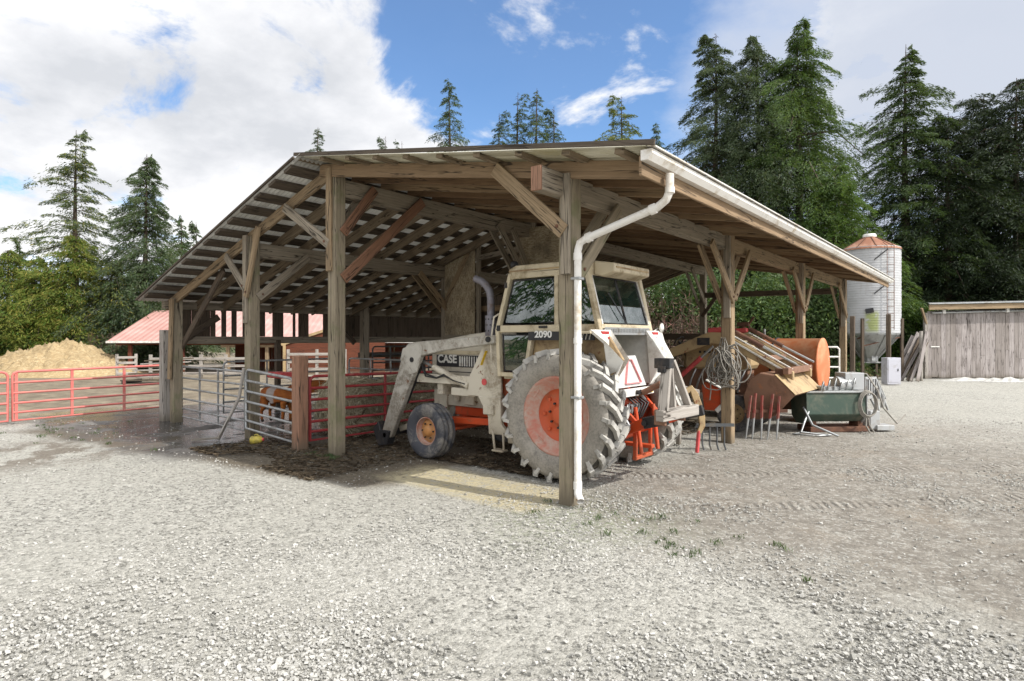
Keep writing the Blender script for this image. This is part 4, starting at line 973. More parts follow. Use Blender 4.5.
def loader_tractor():
    T = thing('loader_tractor', 'old tan tractor with rusty bucket on its front loader beside the brown post', 'tractor', (-5.6, 12.6, 0), 0)
    def P(name, mat, fn, bev=.008, parent=T):
        m = MB(); fn(m); return m.build(name, mat, parent, bevel=bev)
    yc = 12.65
    tw = [(-6.1, .62, .62, .36, .34), (-4.05, .55, .36, .2, .2)]
    for s in (1, -1):
        o = ag_wheel(T, -.4, -s * .72 + .05, .62, .36, .34, -s, [M['tan'], M['rusty'], M['black']], lugs=18)
        ribbed_wheel(T, 1.55, -s * .62 + .05, .36, .2, .19, -s, [M['tan'], M['tan'], M['black']])
    hood = P('hood', M['tan'], lambda m: m.prism([(-5.25, 1.2), (-5.25, 1.78), (-4.2, 1.76), (-3.92, 1.68), (-3.86, 1.25), (-4.0, 1.18)], (0, yc - .3, 0), (1, 0, 0), (0, 0, 1), (0, .6, 0)), .05)
    P('top_panel', M['cream'], lambda m: m.box((-4.6, yc, 1.785), (1.1, .5, .02)), .005, hood)
    P('grille_badge', M['dark'], lambda m: [m.box((-4.9 + .1 * k, yc - .304, 1.56), (.05, .006, .05)) for k in range(5)], 0, hood)
    P('engine', M['rusty'], lambda m: (m.box((-4.75, yc, .95), (1.6, .4, .5)), m.box((-4.2, yc - .22, .9), (.2, .1, .3)), m.tube([(-4.6, yc - .28, .85), (-4.6, yc - .28, 1.15)], .08, 12), m.box((-5.9, yc, .8), (.9, .5, .5))))
    P('engine_clutter', M['galv'], lambda m: [m.tube([(-5.15 + .17 * k, yc - .3, .75 + .05 * (k % 3)), (-5.05 + .17 * k, yc - .4, 1.0), (-5.0 + .17 * k, yc - .28, 1.2)], .02, 6) for k in range(7)], 0)
    P('front_axle', M['rusty'], lambda m: m.beam((-4.05, yc - .6, .42), (-4.05, yc + .6, .42), .12, .12))
    P('seat', M['black'], lambda m: (m.box((-6.1, yc, 1.35), (.4, .45, .1)), m.box((-6.28, yc, 1.55), (.1, .45, .35))), .03)
    P('steering_wheel', M['black'], lambda m: (m.tube([V((-5.5, yc, 1.78)) + V((math.cos(a) * .08, math.sin(a) * .18, math.cos(a) * .1)) for a in [k * .3927 for k in range(16)]], .015, 6, closed=True), m.tube([(-5.5, yc, 1.78), (-5.3, yc, 1.4)], .03)))
    P('side_shield', M['orange'], lambda m: m.prism([(-.14, .0), (.1, .0), (.2, .12), (.2, .42), (-.1, .58), (-.2, .5)], (-4.42, yc - .95, .42), (1, 0, 0), (0, 0, 1), (0, .06, 0)), .01)
    P('side_shield_edge', M['bright'], lambda m: (m.beam((-4.32, yc - .95, .41), (-4.2, yc - .95, .53), .09, .03, (0, 1, 0)), m.beam((-4.2, yc - .95, .53), (-4.2, yc - .95, .86), .09, .03, (1, 0, 0)), m.beam((-4.2, yc - .95, .86), (-4.52, yc - .95, 1.02), .09, .03)))
    # loader: kinked booms, cylinders, bucket
    for s in (-1, 1):
        y = yc + s * .68
        b = P('loader_boom', M['tan'], lambda m: m.prism([(-5.72, 1.32), (-5.72, 1.5), (-4.55, 1.98), (-4.25, 1.95), (-2.98, 1.22), (-2.98, 1.06), (-4.3, 1.72), (-4.52, 1.74)], (0, y, 0), (1, 0, 0), (0, 0, 1), (0, .1, 0)))
        P('boom_plate', M['black'], lambda m: m.box((-4.68, y - .008, 1.78), (.26, .012, .15)), .004, b)
        P('boom_cap', M['bright'], lambda m: (m.beam((-4.22, y + .05, 1.965), (-3.0, y + .05, 1.27), .06, .02), m.beam((-4.2, y - .02, 1.86), (-3.1, y - .02, 1.22), .02, .03)), 0, b)
        P('boom_knuckle', M['decalred'], lambda m: m.beam((-4.6, y + .05, 2.0), (-4.25, y + .05, 2.02), .12, .1), .02, b)
        m = MB(); m.tube([(-5.3, y + .05, .95), (-4.75, y + .05, 1.45)], .05, 10); m.tube([(-4.75, y + .05, 1.45), (-4.5, y + .05, 1.68)], .026, 8, mi=1); m.build('lift_cylinder', [M['decalred'], M['galv']], T)
        m = MB(); m.tube([(-4.25, y + .12, 2.06), (-3.55, y + .12, 1.68)], .045, 10); m.tube([(-3.55, y + .12, 1.68), (-2.95, y + .12, 1.36)], .022, 8, mi=1); m.build('tilt_cylinder', [M['darkrust'], M['galv']], T)
        P('loader_post', M['tan'], lambda m: m.beam((-5.6, y + .05, .6), (-5.62, y + .05, 1.5), .1, .16, (0, 1, 0)))
    P('boom_cross_tube', M['rusty'], lambda m: (m.beam((-3.5, yc - .68, 1.46), (-3.5, yc + .75, 1.46), .1, .1), m.beam((-3.05, yc - .9, 1.24), (-3.05, yc + .9, 1.24), .1, .12)))
    prof = [(-3.72, .34), (-3.78, .75), (-3.66, 1.08), (-3.48, 1.2), (-3.2, 1.16), (-2.86, .82), (-2.9, .79), (-3.22, 1.1), (-3.46, 1.15), (-3.61, 1.05), (-3.73, .74), (-3.68, .34)]
    bk = P('bucket', M['rusty'], lambda m: m.prism(prof, (0, yc - 1.0, 0), (1, 0, 0), (0, 0, 1), (0, 1.95, 0)), .004)
    side = [(-3.70, .32), (-3.77, .75), (-3.65, 1.07), (-3.47, 1.19), (-3.2, 1.15), (-2.87, .81), (-3.2, .42), (-3.4, .34)]
    for y in (yc - 1.012, yc + .95): P('end_plate', M['rusty'], lambda m: m.prism(side, (0, y, 0), (1, 0, 0), (0, 0, 1), (0, .02, 0)), .004, bk)
    P('cutting_edge', M['tan'], lambda m: m.beam((-3.03, yc - 1.02, 1.0), (-3.03, yc + .97, 1.0), .012, .5, (-.7, 0, .7)), 0, bk)
    P('bucket_lug', M['darkrust'], lambda m: [m.box((-3.2, yc + k, 1.21), (.14, .06, .14)) for k in (-.75, -.55, .5, .7)], .01, bk)
loader_tractor()

def fork():
    f = thing('bale_fork', 'row of red-topped steel fork tines leaning on the rusty loader bucket', 'bale fork', (-3.45, 11.4, 0))
    def tine(k):
        x = -3.62 + (0, .1, .24, .33, .47)[k]; y = 11.28 + .06 * k
        lean = V((.09 - .05 * (k % 3), .1, 1)).normalized()
        p = V((x, y, .0)); 
        m = MB(); m.beam(p + lean * .38, p + lean * (.8 + .04 * (k % 2)), .035, .065, (0, 1, 0)); m.tube([p, p + lean * .2, p + lean * .4], [.01, .02, .024], 8, mi=1)
        m.build('tine', [M['redpaint'], M['galv']], f)
    for k in range(5): tine(k)
    PT(f, 'cross_bar', M['darkrust'], lambda m: m.beam((-3.66, 11.33, .5), (-3.0, 11.68, .52), .04, .06))
M['redpaint'] = paint('chipped_red_paint', (.24, .05, .04), .65, 0, (.2, .13, .1), .6, 8)
fork()

def rope_coil():
    X0, Y0 = -3.74, 10.62
    def coil(m):
        rr = random.Random(3)
        for k in range(22):
            cx = X0 + rr.uniform(-.13, .17); top = 1.62 + rr.uniform(-.1, .12); a = rr.uniform(.07, .2); L = rr.uniform(.28, .62); tl = rr.uniform(-.16, .2); y = Y0 - .03 - .009 * k
            pts = []; f1, f2 = rr.uniform(0, 6), rr.uniform(.8, 1.3)
            for q in range(20):
                t = q * 2 * math.pi / 20; w = math.cos(t); u = math.sin(t) * a * (1.15 - .5 * w)
                z = top - L / 2 + L / 2 * w
                pts.append((cx + u + tl * (top - z) + .022 * math.sin(3 * t + f1), y + .025 * math.sin(2 * t + f1), z + .02 * math.sin(4 * t * f2)))
            m.tube(pts, .011, 6, closed=True)
        for k in range(3): m.tube([(X0 - .04 + .03 * k, Y0 - .1 - .02 * k, 1.2), (X0 - .09 + .05 * k, Y0 - .1 - .02 * k, 1.7), (X0 - .06 + .03 * k, Y0 - .08, 1.86), (X0 + .0 + .03 * k, Y0 - .1, 1.7), (X0 + .02, Y0 - .1, 1.25)], .013, 6)
        m.tube([(X0 - .25, Y0 - .1, 1.3), (X0 - .24, Y0 - .1, .9), (X0 - .26, Y0 - .1, .75)], .011, 6)
    m = MB(); coil(m)
    o = m.build('rope_coil', M['rope']); tag(o, 'tangled coil of grey rope and cable hanging on a brown barn post', 'rope')
rope_coil()

def fuel_tank():
    t = thing('fuel_tank', 'faded orange cylindrical tank with strap lying behind the loader bucket', 'tank', (-4.0, 14.75, 0))
    yc, zc, r = 14.75, 1.22, .62
    PT(t, 'shell', M['tank'], lambda m: m.lathe([(.001, -2.35), (r * .8, -2.34), (r, -2.28), (r + .006, -2.2), (r, -2.15), (r, .02), (r + .012, .03), (r + .012, .06), (r - .03, .075), (r * .6, .1), (.001, .115)], (-3.1, yc, zc), (1, 0, 0), 48), 0)
    PT(t, 'strap', M['black'], lambda m: [m.tube([(xx, yc + (r + .012) * math.cos(a), zc + (r + .012) * math.sin(a)) for a in [R(q) for q in range(-80, 261, 20)]], .02, 6) for xx in (-4.0, -4.9)], 0)
    PT(t, 'strap', M['darkrust'], lambda m: m.beam((-4.45, yc - r * .62, zc + r * .85), (-4.0, yc - r - .04, zc + .1), .03, .05))
    PT(t, 'cradle', M['darkrust'], lambda m: [(m.box((xx, yc, .3), (.1, 1.1, .6)), m.beam((xx, yc - .5, .03), (xx, yc - .35, .95), .08, .08), m.beam((xx, yc + .5, .03), (xx, yc + .35, .95), .08, .08)) for xx in (-3.45, -5.0)])
    PT(t, 'pump', M['darkrust'], lambda m: (m.tube([(-4.75, yc - .1, zc + r), (-4.75, yc - .1, zc + r + .32)], .05, 10), m.box((-4.75, yc - .1, zc + r + .34), (.28, .12, .1)), m.tube([(-4.62, yc - .1, zc + r + .36), (-4.5, yc - .15, zc + r + .5)], .03, 8)), .01)
    PT(t, 'vent_pipe', M['galv'], lambda m: m.tube([(-4.3, yc, zc + r), (-4.3, yc, zc + r + .22)], .03, 8), 0)
fuel_tank()

def spreader():
    X0, Y0 = at(834, 12.05)
    s = thing('seed_drill_box', 'long dark green hopper box with hose looped on its end', 'hopper', (X0, Y0, 0), YAW + R(4))
    def P(n, mt, fn, bev=.008, parent=None): return PT(s, n, mt, fn, bev, parent, True)
    body = P('hopper', M['green'], lambda m: m.prism([(-.3, .78), (.26, .78), (.2, .32), (.06, .2), (-.14, .2), (-.32, .36)], (-.74, 0, 0), (0, 1, 0), (0, 0, 1), (1.2, 0, 0)), .012)
    P('end_panel', M['grey'], lambda m: m.prism([(-.32, .82), (.28, .82), (.22, .3), (.06, .17), (-.16, .17), (-.34, .36)], (.46, 0, 0), (0, 1, 0), (0, 0, 1), (.02, 0, 0)), .004, body)
    P('end_panel', M['green'], lambda m: m.prism([(-.32, .82), (.28, .82), (.22, .3), (.06, .17), (-.16, .17), (-.34, .36)], (-.76, 0, 0), (0, 1, 0), (0, 0, 1), (.02, 0, 0)), .004, body)
    P('rim', M['galv'], lambda m: m.beam((-.76, -.31, .8), (.48, -.31, .8), .04, .04), .006, body)
    P('skid', M['darkrust'], lambda m: (m.beam((-.6, .05, .05), (.6, .05, .05), .5, .1), m.box((-.5, 0, .14), (.1, .3, .14)), m.box((.45, 0, .14), (.1, .3, .14))))
    P('hitch', M['galv'], lambda m: [m.tube([(-.7, -.3, .42), (-.9, -.5, .25), (-1.0, -.55, .06), (-.6, -.75, .03)], .022, 6), m.tube([(-.78, -.25, .5), (-.8, -.6, .2), (-.45, -.85, .03)], .022, 6), m.tube([(-.95, -.5, .05), (-1.2, -.62, .04), (-.8, -.8, .03), (-.5, -.7, .03)], .016, 6)], 0)
    P('drive_case', M['grey'], lambda m: (m.box((.42, .15, .98), (.4, .35, .34)), m.tube([(.1, .1, .9), (.35, .1, .9)], .17, 16), m.box((.0, .1, .84), (.5, .3, .08))))
    P('step_case', M['grey'], lambda m: (m.box((.76, 0, .22), (.2, .3, .36)), m.box((.95, -.05, .07), (.36, .3, .1))))
    P('pipes', M['galv'], lambda m: [m.tube([(-.3 + .13 * k, -.05, .8), (-.28 + .13 * k, -.1, .98 + .03 * (k % 3)), (-.18 + .13 * k, .05, .86)], .018, 6) for k in range(6)], 0)
    def hose(m):
        for k in range(3):
            pts = [(.44 + .17 * math.cos(q * .3927) + .015 * k, -.36 - .016 * k, .56 + (.27 - .02 * k) * math.sin(q * .3927)) for q in range(16)]
            m.tube(pts, .014, 6, closed=True)
        m.tube([(.46, -.37, .3), (.48, -.38, .15), (.56, -.4, .02)], .014, 6); m.tube([(.42, -.37, .3), (.40, -.39, .15), (.46, -.42, .02)], .014, 6)
        m.tube([(.5, .2, 1.15), (.75, .1, 1.12), (.9, -.02, .8), (1.0, -.05, .45), (1.25, -.1, .14), (1.5, .0, .3)], .016, 6)
    h = P('hose', M['rope'], hose, 0)
spreader()

def grey_implement():
    X0, Y0 = at(872, 15.2)
    g = thing('grey_implement', 'grey steel implement with upright plate and legs at the far end of the machinery', 'implement', (X0, Y0, 0), YAW + R(12))
    def P(n, mt, fn, bev=.006): return PT(g, n, mt, fn, bev, None, True)
    P('upright_plate', M['grey'], lambda m: (m.box((-.05, 0, .62), (.34, .05, .5)), m.box((-.05, -.03, .62), (.26, .03, .42))))
    P('rib', M['black'], lambda m: [m.box((-.15 + .07 * k, -.05, .62), (.015, .02, .4)) for k in range(4)])
    P('frame', M['grey'], lambda m: (m.beam((-.6, 0, .28), (.3, 0, .42), .09, .08), m.beam((-.5, .4, .28), (.25, .4, .42), .09, .08), m.beam((-.2, -.05, .35), (-.2, .5, .35), .08, .08), m.box((-.4, .15, .2), (.35, .4, .3))))
    P('strut', M['pipe'], lambda m: (m.tube([(.1, 0, .85), (.38, -.1, .03)], .028, 8), m.tube([(.1, 0, .5), (.12, -.1, .02)], .028, 8), m.tube([(.0, .3, .7), (.34, .25, .03)], .028, 8), m.tube([(.16, -.02, .75), (.5, .1, .3)], .022, 8)))
    P('cylinder', M['galv'], lambda m: (m.tube([(.1, -.1, .32), (.12, -.1, .6)], .05, 12), m.tube([(.24, -.08, .1), (.24, -.08, .4)], .05, 12)))
grey_implement()

# white tube rack behind the tank
def rack():
    X0, Y0 = at(829, 16.6)
    r = thing('tube_rack', 'pale steel tube rack standing behind the orange tank', 'rack', (X0, Y0, 0), YAW)
    PT(r, 'frame', M['gutter'], lambda m: m.tube([(-.3, 0, .02), (-.3, 0, 1.6), (.22, 0, 1.6), (.28, 0, 1.54), (.28, 0, .02)], .028, 8), 0, None, True)
    for z in (.45, .75, 1.05, 1.33): PT(r, 'rail', M['gutter'], lambda m: m.tube([(-.3, 0, z), (.28, 0, z)], .025, 8), 0, None, True)
rack()
# ------------------------------------------------------------------ feed bin, shed, cabinet, lumber
def feed_bin():
    X0, Y0 = at(869.5, 27.0)
    b = thing('feed_bin', 'white ribbed grain silo with rusty cone roof and steel hopper on posts', 'silo', (X0, Y0, 0), YAW)
    def P(n, mt, fn, bev=.006, parent=None): return PT(b, n, mt, fn, bev, parent, True)
    t = NT('white_bin_sheet'); p = t.obj(); x = t.n('ShaderNodeSeparateXYZ'); t.l(p, x.inputs[0])
    rings = t.math('SINE', t.math('MULTIPLY', x.outputs[2], 58)); n = t.noise(p, 1.6, 6, .65); st = t.noise(t.scale(p, (3, 3, .35)), 1.6, 5, .6)
    c = t.mix(t.mr(n, .4, .7, 0, .5), (.46, .465, .475), (.33, .33, .33)); c = t.mix(t.mr(st, .56, .75, 0, .5), c, (.32, .29, .24))
    g = t.math('MULTIPLY', t.mr(t.math('ABSOLUTE', t.math('ADD', x.outputs[0], .52)), .3, .14), t.math('MULTIPLY', t.mr(t.math('ABSOLUTE', t.math('SUBTRACT', x.outputs[2], 2.55)), .55, .3), t.mr(x.outputs[1], 0, -.3)))
    c = t.mix(t.math('MULTIPLY', g, t.mr(t.noise(p, 5, 4), .3, .5)), c, (.33, .37, .16))
    M['bin'] = t.done(t.bsdf(c, .5, .1, t.bump(rings, .25, .012), .3).outputs[0])
    r = 1.2
    prof = [(r, 2.05)]; z = 2.05
    while z < 5.75:
        prof += [(r + .012, z + .09), (r, z + .18)]; z += .18
    P('drum', M['bin'], lambda m: m.lathe(prof, (0, 0, 0), (0, 0, 1), 48), 0)
    P('roof', M['rusty2'], lambda m: m.lathe([(r + .06, 5.72), (r + .02, 5.8), (.3, 6.32), (.29, 6.36)], (0, 0, 0), (0, 0, 1), 20, sm=False), 0)
    P('filler_cap', M['bright'], lambda m: m.lathe([(.27, 6.33), (.27, 6.46), (.24, 6.5), (.001, 6.51)], (0, 0, 0), (0, 0, 1), 20), 0)
    P('roof_rib', M['darkrust'], lambda m: [m.beam((math.cos(a) * 1.2, math.sin(a) * 1.2, 5.81), (math.cos(a) * .3, math.sin(a) * .3, 6.34), .03, .03) for a in [k * .628 for k in range(10)]], 0)
    P('hopper', M['galv'], lambda m: m.lathe([(r + .01, 2.1), (r, 2.0), (.34, .95), (.34, .8), (.3, .78)], (0, 0, 0), (0, 0, 1), 12, sm=False), 0)
    P('hopper_seam', M['pipe'], lambda m: [m.beam((math.cos(a) * 1.2, math.sin(a) * 1.2, 2.0), (math.cos(a) * .345, math.sin(a) * .345, .95), .02, .03) for a in [k * math.pi / 6 for k in range(12)]], 0)
    P('outlet', M['grey'], lambda m: (m.box((0, -.35, 1.02), (.28, .1, .35)), m.box((0, 0, .76), (.9, .5, .05))), .01)
    for k in range(4):
        a = k * math.pi / 2 + .82
        P('leg', M['board'], lambda m: m.beam((math.cos(a) * (r + .04), math.sin(a) * (r + .04), 0), (math.cos(a) * (r + .04), math.sin(a) * (r + .04), 2.7), .11, .11, (0, 1, 0)))
    P('leg_brace', M['darkrust'], lambda m: [m.beam((math.cos(k * math.pi / 2 + .82) * 1.22, math.sin(k * math.pi / 2 + .82) * 1.22, 1.5), (math.cos((k + 1) * math.pi / 2 + .82) * 1.22, math.sin((k + 1) * math.pi / 2 + .82) * 1.22, 1.9), .05, .05) for k in (1, 2)])
    def lad(m):
        for xx in (-.02, .28): m.tube([(xx, -r - .1, 2.2), (xx, -r - .1, 5.8), (xx, -1.0, 6.0)], .015, 6)
        z = 2.3
        while z < 5.8: m.tube([(-.02, -r - .1, z), (.28, -r - .1, z)], .01, 6); z += .3
    P('ladder', M['darkrust'], lad, 0)
    def flight(m, z): m.beam((-.55, -r - .06, z), (.0, -r - .12, z + .45), .02, .05)
    P('hatch_lever', M['black'], lambda m: (flight(m, 5.2), flight(m, 3.75), m.beam((-.78, -1.02, 3.0), (-.5, -1.15, 3.05), .02, .2)), 0)
M['rusty2'] = paint('rusty_roof_sheet', (.27, .12, .07), .7, .2, (.45, .28, .2), .5, 2)
feed_bin()
for px, d, top, lb in ((852.5, 24.6, 316, 'dark timber pole just left of the white silo hopper'), (888.5, 24.9, 314, 'dark timber pole in front of the silo beside the grey cabinet')):
    X0, Y0 = at(px, d)
    m = MB(); m.beam((X0, Y0, 0), (X0, Y0, hz(top, d)), .17, .17, (0, 1, 0)); o = m.build('timber_pole', M['board'], None, bevel=.02); tag(o, lb, 'pole')
X0, Y0 = at(891, 23.8)
c = thing('meter_cabinet', 'pale grey metal cabinet standing at the foot of the silo', 'cabinet', (X0, Y0, 0), YAW)
M['cab2'] = paint('pale_lilac_cabinet', (.50, .50, .55), .45, .1, (.32, .3, .28), .35, 3)
PT(c, 'body', M['cab2'], lambda m: m.box((0, 0, .55), (.54, .4, 1.05)), .012, None, True)
PT(c, 'door', M['cab2'], lambda m: m.box((-.02, -.206, .56), (.42, .012, .9)), .004, None, True)
PT(c, 'door_handle', M['black'], lambda m: m.box((.14, -.222, .6), (.03, .02, .1)), .004, None, True)

def shed():
    X0, Y0 = at(927, 27.6)
    s = thing('board_shed', 'weathered grey board shed with low lean-to roof at the yard edge', 'shed', (X0, Y0, 0), YAW)
    def P(n, mt, fn, bev=.004, parent=None): return PT(s, n, mt, fn, bev, parent, True)
    rr = random.Random(8); L = 8.5
    def wall(m):
        x = .02
        while x < L:
            w = rr.uniform(.17, .27)
            zt = hz(310, 27.6) - .05 + .02 * x
            if rr.random() < .72: m.box((x + w / 2, .01 * rr.random(), zt / 2 + .02), (w - .012, .025, zt - .06 * rr.random()))
            else:
                h = rr.uniform(.7, 1.9); m.box((x + w / 2, .006, h / 2), (w - .012, .025, h - .015)); m.box((x + w / 2, 0, (h + zt) / 2), (w - .012, .025, zt - h))
            x += w
    P('wall', M['shed'], wall, 0)
    P('wall', M['board'], lambda m: (m.beam((.06, .06, 1.5), (2.4, 3.0, 1.5), .03, 3.0), m.box((L / 2 + .2, .12, 1.4), (L - .5, .03, 2.8)), m.box((L / 2 + 1.2, 3.0, 1.6), (L - 2.4, .03, 3.2))), 0)
    P('fascia', M['brace'], lambda m: m.beam((-.15, -.35, 3.24), (L + .3, -.35, 3.42), .05, .24))
    P('roof', M['galv'], lambda m: m.prism([(-.2, 3.37), (L + .3, 3.56), (L + .3, 3.60), (-.2, 3.41)], (0, -.45, 0), (1, 0, 0), (0, 0, 1), (2.4, 3.6, .25)))
    P('gutter_pipe', M['galv'], lambda m: (m.tube([(.15, -.08, 3.0), (L, -.08, 3.2)], .05, 8),))
    for x in (.7, 3.6, 6.5): P('pipe_bracket', M['bright'], lambda m: m.box((x, -.1, 3.05 + .02 * x), (.13, .1, .2)))
    P('corner_post', M['greyed'], lambda m: m.beam((-.1, -.05, 0), (-.1, -.05, 3.0), .14, .14, (0, 1, 0)))
    P('corner_brace', M['brace'], lambda m: m.beam((-.1, -.1, 2.5), (-.45, -.3, 3.2), .07, .1, (0, 1, 0)))
    P('hinge', M['bright'], lambda m: m.box((.35, -.03, 1.45), (.4, .02, .05)))
shed()
def lumber():
    rr = random.Random(6)
    g = 'old boards leaning by the shed'
    for k in range(9):
        d = 26.4 - .12 * k; x0 = 880 + 10 + 3.2 * k + rr.uniform(-2, 2); x1 = x0 + rr.uniform(17, 24); top = rr.uniform(328, 345)
        a = at(x0, d); b = at(min(x1, 927), d + .5)
        m = MB(); m.beam((*a, .03), (*b, hz(top, d + .5)), rr.uniform(.1, .17), .04, (FW.x, FW.y, 0))
        o = m.build('leaning_board', M['shed'] if k % 3 else M['board'], None); tag(o, 'long weathered board leaning in a loose stack between cabinet and grey shed', 'board', g)
    a = at(921, 26.0); m = MB(); m.tube([(*a, .0), (a[0], a[1], 2.15)], .07, 10); tag(m.build('timber_pole', M['greyed']), 'straight pale pole upright against the left end of the grey shed', 'pole')
lumber()
M['greyed2'] = plain('dusty_white_sheet', (.5, .49, .46), .6)
def debris():
    rr = random.Random(9)
    for k, (px, d, w, lb) in enumerate(((975, 26.0, 1.6, 'low pile of white plastic sheet at the foot of the shed'), (1010, 25.6, 1.3, 'smaller heap of white plastic sheet right of the other one by the shed'))):
        X0, Y0 = at(px, d); m = MB(); n = 14; vs = []
        for i in range(n):
            for j in range(6):
                u, v = i / (n - 1) * 2 - 1, j / 5 * 2 - 1
                p = V((X0, Y0, 0)) + RT * (u * w) + FW * (v * .4)
                vs.append((p.x, p.y, max(0, (1 - u * u) * (1 - v * v) * .14 * rr.uniform(.3, 1.5))))
        m.add(vs, [(i * 6 + j, (i + 1) * 6 + j, (i + 1) * 6 + j + 1, i * 6 + j + 1) for i in range(n - 1) for j in range(5)])
        tag(m.build('plastic_heap', M['greyed2']), lb, 'plastic sheet')
debris()

# ------------------------------------------------------------------ pipe gates and pens
def gate(name, label, p0, p1, h, zb, mat, nr, stiles, cat='gate', group=None, r=.024, sw=.055, round_=True, sag=0.0):
    p0, p1 = V((*p0, 0)), V((*p1, 0)); L = (p1 - p0).length
    g = thing(name, label, cat, p0, math.atan2(p1.y - p0.y, p1.x - p0.x), group)
    def P(n, fn): m = MB(); fn(m); return m.build(n, mat, g, local=True)
    q = .09 if round_ else .001; s = sag
    P('frame', lambda m: m.tube([(0, 0, zb), (0, 0, h - q), (q * .3, 0, h - q * .3), (q, 0, h), (L - q, 0, h + s), (L - q * .3, 0, h - q * .3 + s), (L, 0, h - q + s), (L, 0, zb + s)], r * 1.1, 8, closed=True))
    for k in range(nr):
        z = zb + (h - zb) * ((k + 1) / (nr + 1)) ** 1.12
        P('rail', lambda m: m.tube([(0, 0, z), (L, 0, z + s)], r, 8))
    for t in stiles: P('stile', lambda m: m.beam((t * L, 0, zb), (t * L, 0, h), sw, .03, (0, 1, 0)))
    return g
RG = 'red pipe gates along the paddock'
gate('pipe_gate', 'long faded red pipe gate with broad stiles closing the paddock', (-16.5, 3.3), (-16.5, 6.5), 1.12, .07, M['pinkpipe'], 4, (.02, .335, .665), group=RG, sag=.04)
gate('pipe_gate', 'red pipe gate cut off at the left edge of the photo', (-16.5, 3.22), (-16.4, -.4), 1.12, .07, M['pinkpipe'], 4, (.5,), group=RG)
gate('pen_gate', 'bright red pipe gate in front of the grey hay bales', (-9.05, 5.75), (-9.1, 9.0), 1.2, .12, M['redpipe'], 5, (.0, .5), group='pen gates under the barn', sw=.045, sag=-.05)
gate('pen_gate', 'narrow grey pipe gate shut before the brown calf', (-10.72, 5.5), (-9.22, 5.55), 1.27, .2, M['pipe'], 5, (), group='pen gates under the barn', sag=-.1)
def panel(lb, p0, p1, h, mat=M['pipe'], nr=4, st=(.33, .62)): gate('pen_fence', lb, p0, p1, h, .12, mat, nr, st, 'pen fence', 'tube panels of the cattle pen', r=.021, sw=.03)
panel('front grey tube pen panel between the corner post and the narrow grey gate', (-14.1, 5.75), (-10.95, 5.6), 1.22)
panel('grey tube pen panel running back from the barn corner post', (-13.9, 6.6), (-13.9, 9.8), 1.3, nr=3)
panel('grey tube pen panel crossing behind the calf', (-13.7, 9.9), (-10.9, 9.9), 1.3)
panel('dark tube pen panel deep under the barn behind the hay bales', (-13.9, 13.2), (-10.9, 13.2), 1.5, M['darkpipe'], 4, (.2, .45, .7))
panel('dark tube pen panel at the far end of the pens', (-13.9, 17.2), (-10.9, 17.2), 1.5, M['darkpipe'], 3, (.3, .5, .8))
panel('dark tube pen panel along the open side wall behind the loader arm', (-14.1, 11.0), (-14.1, 15.4), 1.6, M['darkpipe'], 6, (.15, .3, .5, .7, .85))
panel('dark tube pen panel running back along the middle posts', (-10.95, 11.0), (-10.95, 15.4), 1.55, M['darkpipe'], 4, (.25, .5, .75))
m = MB(); m.box((-9.02, 5.55, .76), (.2, .2, 1.6)); tag(m.build('gate_post', M['redpost'], None, bevel=.015), 'short reddish timber post between the grey and red gates', 'post')
m = MB(); m.tube([(-10.95, 5.1, .02), (-10.82, 5.42, .75), (-10.72, 5.46, 1.3)], .03, 8); tag(m.build('leaning_pole', M['greyed']), 'thin pale pole leaning against the narrow grey gate', 'pole')
m = MB(); m.beam((-11.2, 4.75, .03), (-10.93, 5.12, .05), .06, .03); tag(m.build('loose_stick', M['greyed']), 'short pale stick lying at the foot of the leaning pole', 'stick')

def jug():
    j = thing('plastic_jug', 'crumpled yellow plastic jug on the litter under the narrow gate', 'jug', (-10.05, 5.35, 0), .5); j.scale = (.62, .62, .62)
    t = NT('yellow_plastic'); c = t.mix(t.mr(t.noise(t.obj(), 9, 4), .4, .65), (.52, .42, .07), (.30, .24, .06)); M['jug'] = t.done(t.bsdf(c, .4, 0, None, .4).outputs[0])
    m = MB(); m.lathe([(.001, -.17), (.1, -.165), (.125, -.12), (.115, -.02), (.128, .06), (.09, .13), (.045, .165)], (0, 0, .12), (1, .15, .1), 14); m.build('body', M['jug'], j, local=True)
    m = MB(); m.lathe([(.045, .16), (.047, .2), (.001, .205)], (0, 0, .12), (1, .15, .1), 12); m.build('cap', M['decalred'], j, local=True)
    m = MB(); m.tube([(.08, .0, .24), (.0, .0, .28), (-.08, .0, .25)], .015, 6); m.build('handle', M['jug'], j, local=True)
jug()
m = MB(); m.box((-11.35, 6.55, 1.1), (.55, .3, .12)); tag(m.build('feed_trough', M['decalred'], None, bevel=.02), 'small red trough hung on the pen behind the narrow gate', 'trough')

